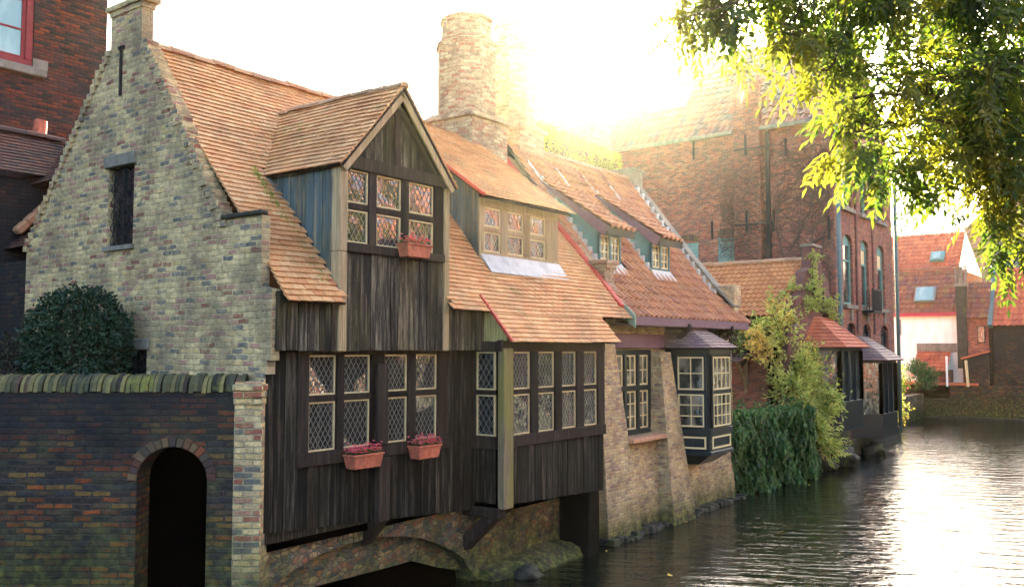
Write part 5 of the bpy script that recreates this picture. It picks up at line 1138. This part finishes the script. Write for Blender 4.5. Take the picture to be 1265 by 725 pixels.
# =================================================================== FAR BANK
XF = 50
QW = rootof('far_quay_wall', (XF - 1, 4, 0), 'dark stained quay wall closing the far end of the canal', 'wall')
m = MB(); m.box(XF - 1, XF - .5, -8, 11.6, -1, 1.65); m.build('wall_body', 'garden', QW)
m = MB(); m.box(XF - 1.08, XF - .42, 7.8, 11.6, 1.65, 1.78); m.build('red_capping', 'panfar', QW)
m = MB(); m.box(XF - 1.3, XF - 1, -8, 11.6, -.5, .12); m.build('ledge', 'darkstone', QW)
WH = rootof('white_house', (XF + 1, 10.3, 0), 'far whitewashed house with plum tiled roof and a red eaves board', 'house')
m = MB(); m.box(XF, XF + 8, 8.6, 13.5, 0, 5.3); m.build('wall', 'whitewash', WH)
m = MB(); pan_tiles(m, (XF - .2, 13.5, 5.3), (0, -1, 0), (1.9, 0, 2.35), 4.95, 3.0, .34, .26, .03, seg=4); m.build('roof', 'panpurp', WH, fixn=False)
m = MB(); m.box(XF - .25, XF - .18, 8.6, 13.5, 5.15, 5.35); m.build('eaves_board', 'crimson', WH)
ridge('ridge', WH, (XF + 1.7, 8.6, 7.75), (XF + 1.7, 13.5, 7.75), .13, 'panpurp')
m = MB(); m.hexa([(XF + .12, 9.9, 5.85), (XF + .12, 10.9, 5.85), (XF + .75, 10.9, 6.62), (XF + .75, 9.9, 6.62), (XF + 0., 9.9, 5.95), (XF + 0., 10.9, 5.95), (XF + .62, 10.9, 6.72), (XF + .62, 9.9, 6.72)]); s_ = m.build('skylight', 'lead', WH)
m = MB(); m.hexa([(XF - .0, 9.98, 5.97), (XF + .0, 10.82, 5.97), (XF + .58, 10.82, 6.7), (XF + .58, 9.98, 6.7), (XF - .04, 9.98, 5.99), (XF - .04, 10.82, 5.99), (XF + .55, 10.82, 6.72), (XF + .55, 9.98, 6.72)]); m.build('pane', 'glassb', s_)
m = MB(); m.box(XF - .04, XF, 11.55, 11.75, 4.2, 5.0); m.build('window', 'lead', WH)
OH = rootof('orange_roofed_house', (XF + 6, 10, 0), 'farther house behind, bright orange pantiles above the white house', 'house')
m = MB(); m.box(XF + 3, XF + 12, 9.2, 13.3, 0, 7.8); m.build('wall', 'red', OH)
m = MB(); pan_tiles(m, (XF + 2.6, 13.3, 7.7), (0, -1, 0), (2, 0, 2.0), 4.3, 3.3, .34, .26, .03, seg=4); m.build('roof', 'panfar', OH, fixn=False)
m = MB(); m.box(XF + 2.2, XF + 2.7, 12.2, 12.75, 6, 9.0); m.box(XF + 2.15, XF + 2.75, 12.15, 12.8, 8.85, 8.95); m.build('chimney', 'red', OH)
m = MB(); m.hexa([(XF + 3., 9.95, 8.22), (XF + 3., 10.65, 8.22), (XF + 3.5, 10.65, 8.75), (XF + 3.5, 9.95, 8.75), (XF + 2.9, 9.95, 8.32), (XF + 2.9, 10.65, 8.32), (XF + 3.4, 10.65, 8.85), (XF + 3.4, 9.95, 8.85)]); s_ = m.build('skylight', 'teal', OH)
m = MB(); m.hexa([(XF + 2.9, 10.1, 8.38), (XF + 2.9, 10.5, 8.38), (XF + 3.3, 10.5, 8.8), (XF + 3.3, 10.1, 8.8), (XF + 2.86, 10.1, 8.40), (XF + 2.86, 10.5, 8.40), (XF + 3.26, 10.5, 8.82), (XF + 3.26, 10.1, 8.82)]); m.build('pane', 'glassb', s_)
LT = rootof('canal_shed', (XF - .3, 9.9, 0), 'little lean-to shed with orange tiles and a dark opening on the far quay', 'shed')
m = MB(); m.box(XF - 1.0, XF, 9.1, 10.6, 1.0, 2.4); h = MB(); h.box(XF - 1.2, XF - .8, 9.35, 10.0, 1.7, 2.25); m.build('wall', 'red', LT, holes=[h])
m = MB(); pan_tiles(m, (XF - 1.3, 10.75, 2.35), (0, -1, 0), (1.25, 0, 1.0), 1.75, 1.55, .3, .2, .03, seg=4); m.build('roof', 'panfar', LT, fixn=False)
m = MB(); m.box(XF - .04, XF - 0.005, 8.9, 10.8, 3.3, 3.75); m.build('rear_parapet', 'stone', LT)
m = MB(); m.tube([(XF - 1.35, 9.15, 1.6), (XF - 1.3, 9.15, 3.1)], .05, 6); m.build('downpipe', 'whitewash', LT)
BA = rootof('brick_annex', (XF - .2, 8, 0), 'narrow brick house with plum roof beside the far chimney stack', 'house')
m = MB(); m.box(XF - .6, XF + 5, 7.35, 8.55, 0, 5.0); m.build('wall', 'red', BA)
m = MB(); m.box(XF - .66, XF - .6, 7.5, 7.85, 3.75, 4.6); w = m.build('window', 'iron', BA)
m = MB(); m.box(XF - .68, XF - .66, 7.54, 7.81, 3.8, 4.55); m.build('pane', 'glassg', w)
m = MB(); pan_tiles(m, (XF - .8, 8.3, 5.0), (0, -1, 0), (1.2, 0, 1.9), 1.0, 2.2, .3, .2, .03, seg=4); m.build('roof', 'panpurp', BA, fixn=False)
m = MB(); m.box(XF - .75, XF - .3, 8.3, 8.75, 2.5, 6.6); m.build('chimney', 'darkstone', BA)
m = MB(); m.box(XF - .8, XF - .25, 8.25, 8.8, 6.6, 6.75); m.box(XF - .65, XF - .4, 8.45, 8.62, 6.75, 7.6); m.tube([(XF - .5, 8.35, 6.75), (XF - .5, 8.3, 7.5)], .07, 6); m.tube([(XF - .5, 8.72, 6.75), (XF - .5, 8.76, 7.5)], .07, 6); m.build('chimney_pot', 'stone', BA)
m = MB(); m.prism([(XF - 1.0, 8.5, 2.95), (XF - 1.0, 7.3, 3.3), (XF - 1.0, 7.3, 1.6), (XF - 1.0, 8.4, 1.6)], (.4, 0, 0)); m.build('lean_to_wall', 'garden', BA)
m = MB(); m.beam((XF - .8, 8.55, 2.98), (XF - .8, 7.25, 3.36), .6, .08); m.build('lean_to_roof', 'panfar', BA)
m = MB(); m.tube([(XF - 1.1, 8.25, 1.6), (XF - 1.1, 8.32, 2.9)], .07, 6); m.build('downpipe', 'yellow', BA)
GH = rootof('slanting_gable_house', (XF + 4, 7.5, 0), 'far house with a tall orange brick gable edge and blue-grey cladding', 'house')
m = MB(); m.prism([(XF + 3, 6.2, 0), (XF + 3, 8.1, 0), (XF + 3, 8.1, 7.2), (XF + 3, 8.9, 9.9), (XF + 3, 6.2, 12.5)], (6, 0, 0)); m.build('wall', 'chim', GH)
m = MB(); m.box(XF + 2.9, XF + 2.99, 6.2, 7.7, 7.0, 9.4); m.build('cladding', 'pipe', GH)
DH = rootof('dark_canal_house', (XF, 4, 0), 'dark shaded house with deep red roof at the right edge of the canal', 'house')
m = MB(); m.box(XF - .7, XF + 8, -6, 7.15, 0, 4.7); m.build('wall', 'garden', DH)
m = MB(); pan_tiles(m, (XF - .95, 7.15, 4.6), (0, -1, 0), (1.6, 0, 2.3), 13, 3.6, .34, .26, .03, seg=4); m.build('roof', 'panfar', DH, fixn=False)
m = MB(); m.beam((XF - 1.0, 7.22, 4.55), (XF + 1.2, 7.22, 7.7), .2, .3); m.build('verge_board', 'pipe', DH)
def fbush(x, y, z, r, label, mat='farleaf', n=900, flowers=0):
    t = rootof('canal_shrub', (x, y, z), label, 'shrub'); m = MB(); clump(m, (x, y, z + r * .8), r, n, .14, .08, .3, squash=1.0); clump(m, (x - .2, y + r * .5, z + r * 1.4), r * .7, n // 2, .14, .08, .3); m.build('foliage', mat, t)
    m = MB(); m.tube([(x, y, z), (x + .05, y, z + r)], [.06, .03]); m.tube([(x, y, z), (x - .1, y + .3, z + r * 1.3)], [.05, .02]); m.build('stems', 'bark', t)
    if flowers:
        m = MB(); clump(m, (x, y, z + r * .9), r * 1.02, flowers, .12, .12, .9); m.build('blossom', 'petal', t)
fbush(39.0, 9.6, .2, .95, 'golden-brown shrub overhanging the water just past the tall red building', 'golden', 1300)
fbush(44.5, 10.7, 1.2, 1.0, 'green shrub with pink flowers in front of the far white house', flowers=26)
fbush(41.5, 10.9, 1.2, 1.2, 'tall green shrub between the red building and the white house')
fbush(47.5, 9.9, 1.5, .75, 'small leafy bush beside the orange-tiled canal shed', 'ivy')
m = MB(); m.box(37.0, 48.9, 10.3, 10.7, -1, 1.2); LQ = rootof('side_quay_wall', (43, 10.5, 0), 'low mossy quay wall under the shrubs past the tall red building', 'wall'); m.build('wall_body', 'base', LQ)

# =================================================================== OPPOSITE BANK (seen only in the window reflections)
OB = rootof('opposite_house', (14, -9, 0), 'brick house on the opposite bank, only mirrored in the window panes', 'house')
m = MB(); m.box(4, 40, -16, -9, 0, 8.5); m.build('wall', 'red', OB)
m = MB(); m.hexa([(4, -16, 8.5), (40, -16, 8.5), (40, -8.7, 8.5), (4, -8.7, 8.5), (4, -12.6, 11.5), (40, -12.6, 11.5), (40, -12.4, 11.5), (4, -12.4, 11.5)]); m.build('roof', 'panfar', OB)
for k in range(8):
    x = 6 + k * 4.2
    for z in (2.2, 5.4): boxo('window', 'whitewash', OB, x, x + 1.2, -9.0, -8.92, z, z + 1.8)

for (x_, y_, r_) in ((17.5, -6.8, 2.6), (22.0, -6.9, 2.7), (33.0, -6.6, 2.8), (38.0, -6.8, 2.9), (43.0, -6.8, 2.8)):
    t = rootof('bank_tree', (x_, y_, 1.1), 'leafy tree on the opposite bank, seen only as green in the window reflections', 'tree', 'trees on the opposite bank')
    m = MB(); zc = 6.6 if x_ < 25 else 4.8; m.tube([(x_, y_, 1.0), (x_ + .1, y_, 3.0), (x_, y_, zc)], [.2, .15, .06], 6); m.build('trunk', 'bark', t)
    m = MB(); clump(m, (x_, y_, zc), r_ * (1.12 if x_ < 25 else 1), 3200, .34, .24, .35, squash=1.25); m.build('crown', 'farleaf', t)

# =================================================================== OVERHANGING TREE
AT = rootof('overhanging_tree', (9.0, -3.6, 1.1), 'ash-like tree hanging feathery green leaves over the canal at upper right', 'tree')
mt = MB(); ml = MB()
tr = [Vector(p) for p in ((9.0, -3.6, 1.0), (8.9, -3.3, 2.6), (8.8, -2.9, 4.2), (8.6, -2.4, 5.6), (8.3, -1.9, 6.8), (8.0, -1.6, 8.0))]
mt.tube(tr, [.26, .21, .18, .15, .12, .08], 10); trunk = mt.build('trunk', 'bark', AT, smooth=True)
mb_ = MB()
def pinnate(p, d, L):
    d = d.normalized(); side = d.cross(Z3 + rv() * .5).normalized(); nn = side.cross(d); n = random.choice((4, 5, 5, 6))
    for i in range(n):
        t = .22 + .7 * i / n; q = p + d * L * t - Z3 * (.28 * L * t * t)
        ll = L * .36 * (1 - .25 * abs(t - .5)); w = ll * .34
        for s in (-1, 1): leaf(ml, q, side * s * .85 + d * .65 - Z3 * .25 + rv() * .16, nn + rv() * .3, ll, w, .12)
    leaf(ml, p + d * L * .94 - Z3 * .25 * L, d - Z3 * .5, nn, L * .34, L * .10, .1)
def bez(a, b, c, n):
    return [a * (1 - t) ** 2 + b * 2 * t * (1 - t) + c * t * t for t in [k / n for k in range(n + 1)]]
def branch(a, c, sag=.4, r=.035, dens=1.0, tw=.8, sub=14):
    a, c = Vector(a), Vector(c); mid = (a + c) / 2 + Z3 * sag + rv() * .15; pts = bez(a, mid, c, 12); L = (c - a).length
    pts = [p + rv() * .03 for p in pts]
    mb_.tube(pts, [max(.005, r * (1 - .85 * k / 12)) for k in range(13)], 5)
    for s in range(int(sub * dens * .85)):
        t = U(.30, 1.0); k = min(int(t * 12), 11); p = pts[k].lerp(pts[k + 1], t * 12 - k); ax = (pts[k + 1] - pts[k]).normalized()
        d = (ax * .8 + rv() * .9 + Z3 * -.15).normalized(); ln = tw * U(.35, 1); e = p + d * ln - Z3 * .12 * ln; tp = bez(p, p + d * ln * .55, e, 5)
        mb_.tube(tp, [.006, .005, .005, .004, .003, .002], 3)
        for q in range(int(ln / .060) + 2):
            u_ = U(.12, 1.02); kk = min(int(u_ * 5), 4); pp = tp[kk].lerp(tp[kk + 1], min(1, u_ * 5 - kk)); pinnate(pp, (tp[kk + 1] - tp[kk]).normalized() * .6 + rv() * .8 - Z3 * .22, U(.18, .28))
BR_SPEC = [((9.04, 0.03, 7.38), (6.1, 1.62, 5.9), 0.25, 0.05, 1, 0.6, 26),
           ((8.99, 0.16, 6.83), (6.21, 1.82, 5.69), 0.25, 0.04, 1, 0.6, 28),
           ((8.0, 0.65, 6.87), (5.67, 2.19, 6.06), 0.2, 0.04, 1, 0.6, 24),
           ((7.18, 1.09, 6.73), (5.26, 2.41, 6.0), 0.2, 0.03, 1, 0.5, 22),
           ((6.41, 1.48, 6.43), (4.93, 2.53, 5.89), 0.1, 0.025, 1, 0.4, 18),
           ((5.89, 1.88, 6.17), (5.21, 2.17, 5.63), 0.1, 0.02, 1, 0.4, 16),
           ((6.09, 1.62, 6.06), (5.4, 1.93, 5.48), 0.1, 0.02, 1, 0.4, 16),
           ((5.83, 1.97, 6.06), (5.05, 2.4, 5.48), 0.05, 0.02, 1, 0.3, 12),
           ((8.95, 0.3, 5.88), (6.13, 1.65, 5.32), 0.12, 0.035, 1, 0.5, 28),
           ((7.48, 0.83, 5.25), (6.27, 1.44, 5.45), 0.02, 0.02, 0.9, 0.35, 10),
           ((8.9, 0.26, 5.31), (5.87, 1.68, 5.13), 0.12, 0.035, 1, 0.45, 26),
           ((7.49, 0.51, 5.13), (5.98, 1.72, 4.92), 0.06, 0.026, 1, 0.4, 24),
           ((8.63, 0.32, 5.07), (6.12, 1.71, 4.72), 0.12, 0.03, 1, 0.38, 24),
           ((8.64, 0.33, 4.81), (6.6, 1.41, 4.77), 0.12, 0.03, 1, 0.38, 20),
           ((8.49, 0.22, 4.58), (6.89, 1.03, 4.57), 0.12, 0.03, 1, 0.4, 24),
           ((8.5, 0.23, 4.45), (7.2, 0.98, 4.34), 0.1, 0.02, 1, 0.35, 18),
           ((8.51, 0.23, 4.2), (7.24, 0.94, 4.17), 0.08, 0.02, 1, 0.25, 12),
           ((7.78, 0.64, 6.52), (6.61, 1.28, 5.81), 0.15, 0.03, 1, 0.6, 26),
           ((9.14, 0.18, 6.33), (7.23, 1.13, 5.72), 0.15, 0.03, 1, 0.6, 26),
           ((10.2, 0.09, 6.32), (7.72, 1.51, 5.33), 0.15, 0.03, 1, 0.6, 22),
           ((9.99, 0.11, 5.66), (8.0, 1.15, 5.2), 0.15, 0.03, 1, 0.6, 26),
           ((9.49, 0.57, 7.74), (7.45, 2.12, 6.25), 0.2, 0.03, 1, 0.7, 22),
           ((8.05, 0.25, 3.5), (7.13, 0.8, 3.7), 0.1, 0.015, 0.8, 0.2, 4),
           ((6.08, 1.68, 5.68), (5.58, 1.72, 5.2), 0.0, 0.012, 1, 0.3, 8),
           ((7.99, 0.2, 4.88), (6.58, 1.1, 4.78), 0.1, 0.02, 1, 0.4, 22),
           ((7.95, 0.17, 5.54), (6.45, 1.21, 5.3), 0.1, 0.02, 1, 0.45, 22),
           ((7.14, 0.83, 6.52), (5.9, 1.73, 5.78), 0.1, 0.02, 1, 0.5, 20)]
for a, c, sag, r, dens, tw, sub in BR_SPEC: branch(a, c, sag, r, dens, tw, sub)
mb_.build('branches', 'bark', AT); ml.build('crown', 'ash', AT)

# floating leaves
def floater(x, y, s, a, label):
    m = MB(); d = Vector((math.cos(a), math.sin(a), 0)); sd = Vector((-d.y, d.x, 0)); c = Vector((x, y, .012)); pts = []
    for t, w, h in ((-1, .0, .01), (-.5, .36, .014), (0, .46, .006), (.5, .30, .012), (1, .0, .03)):
        pts.append((c + d * t * s + sd * w * s + Z3 * h, c + d * t * s - sd * w * s + Z3 * (h + .008)))
    v = [p for pr_ in pts for p in pr_]
    m.add(v, [(2 * i, 2 * i + 2, 2 * i + 3, 2 * i + 1) for i in range(4)]); o = m.build('floating_leaf', 'leafy', None); tag(o, label, 'leaf', 'fallen leaves floating on the canal')
floater(12.84, 8.48, 0.05, 0.0, 'yellow leaf afloat in open dark water right of the timber bay')
floater(12.62, 6.35, 0.06, 1.1, 'yellow leaf afloat at the bottom edge beneath the brick house reflection')
floater(13.27, 8.42, 0.035, 2.2, 'tiny yellow leaf floating close to the dark recess under the bay')
floater(13.45, 7.97, 0.035, 3.3, 'small yellow leaf floating near the mossy footing')
floater(16.62, 7.99, 0.045, 4.4, 'orange leaf floating off the brick house footing')
floater(16.82, 6.14, 0.06, 5.5, 'larger yellow leaf floating in mid-canal')
floater(22.94, 7.6, 0.06, 6.6, 'pale leaf floating below the golden shrub')
floater(20.73, 3.32, 0.06, 7.7, 'dark leaf speck on the bright water at right')

# =================================================================== SKY, SUN, HAZE, CAMERA
SUN_EL, SUN_AZ = math.radians(20.8), math.radians(31.4)     # azimuth measured from +X towards +Y
wd = bpy.data.worlds.new('World'); scene.world = wd; wd.use_nodes = True; nt = wd.node_tree
bg = nt.nodes['Background']; sky = nt.nodes.new('ShaderNodeTexSky'); sky.sky_type = 'NISHITA'; sky.sun_disc = False
sky.sun_elevation = SUN_EL; sky.sun_rotation = math.radians(90) - SUN_AZ; sky.dust_density = 7.0; sky.air_density = 1.0; sky.ozone_density = 1.0
nt.links.new(sky.outputs[0], bg.inputs[0]); bg.inputs[1].default_value = .08
sl_ = bpy.data.lights.new('sun', 'SUN'); sl_.energy = 5.0; sl_.angle = math.radians(.6); sl_.color = (1, .88, .62)
so = bpy.data.objects.new('sun', sl_); col.objects.link(so)
sd = Vector((math.cos(SUN_EL) * math.cos(SUN_AZ), math.cos(SUN_EL) * math.sin(SUN_AZ), math.sin(SUN_EL)))
so.rotation_euler = sd.to_track_quat('Z', 'Y').to_euler()
m = MB(); m.box(-30, 75, -30, 42, -2.6, 18.5); hz = m.build('haze', 'dark'); tag(hz, kind='stuff', label='thin glowing morning haze')
hm = bpy.data.materials.new('haze'); hm.use_nodes = True; nt = hm.node_tree; nt.nodes.clear(); o_ = nt.nodes.new('ShaderNodeOutputMaterial'); pv = nt.nodes.new('ShaderNodeVolumePrincipled')
pv.inputs['Color'].default_value = (1, .92, .66, 1); pv.inputs['Density'].default_value = .00021; pv.inputs['Anisotropy'].default_value = .91
nt.links.new(pv.outputs[0], o_.inputs['Volume']); hz.data.materials[0] = hm
cam = bpy.data.cameras.new('camera'); cam.sensor_width = 36; cam.lens = 36 * 1100 / 1265; cam.clip_start = .05; cam.clip_end = 2000
co = bpy.data.objects.new('camera', cam); col.objects.link(co); co.location = (0, 0, CAMH)
T = math.atan(67.5 / 1100); A = math.radians(36.6)
fw = Vector((math.cos(A) * math.cos(T), math.sin(A) * math.cos(T), math.sin(T))); co.rotation_euler = fw.to_track_quat('-Z', 'Y').to_euler()
scene.camera = co
scene.view_settings.view_transform = 'Standard'; scene.view_settings.look = 'None'; scene.view_settings.exposure = 4.0; scene.view_settings.gamma = 1.0
scene.render.engine = 'CYCLES'; cy = scene.cycles
cy.use_denoising = True; cy.max_bounces = 6; cy.diffuse_bounces = 3; cy.glossy_bounces = 3; cy.transmission_bounces = 3; cy.volume_bounces = 0; cy.transparent_max_bounces = 6
cy.sample_clamp_indirect = 6.0; cy.caustics_reflective = False; cy.caustics_refractive = False; cy.use_adaptive_sampling = True; cy.adaptive_threshold = .02
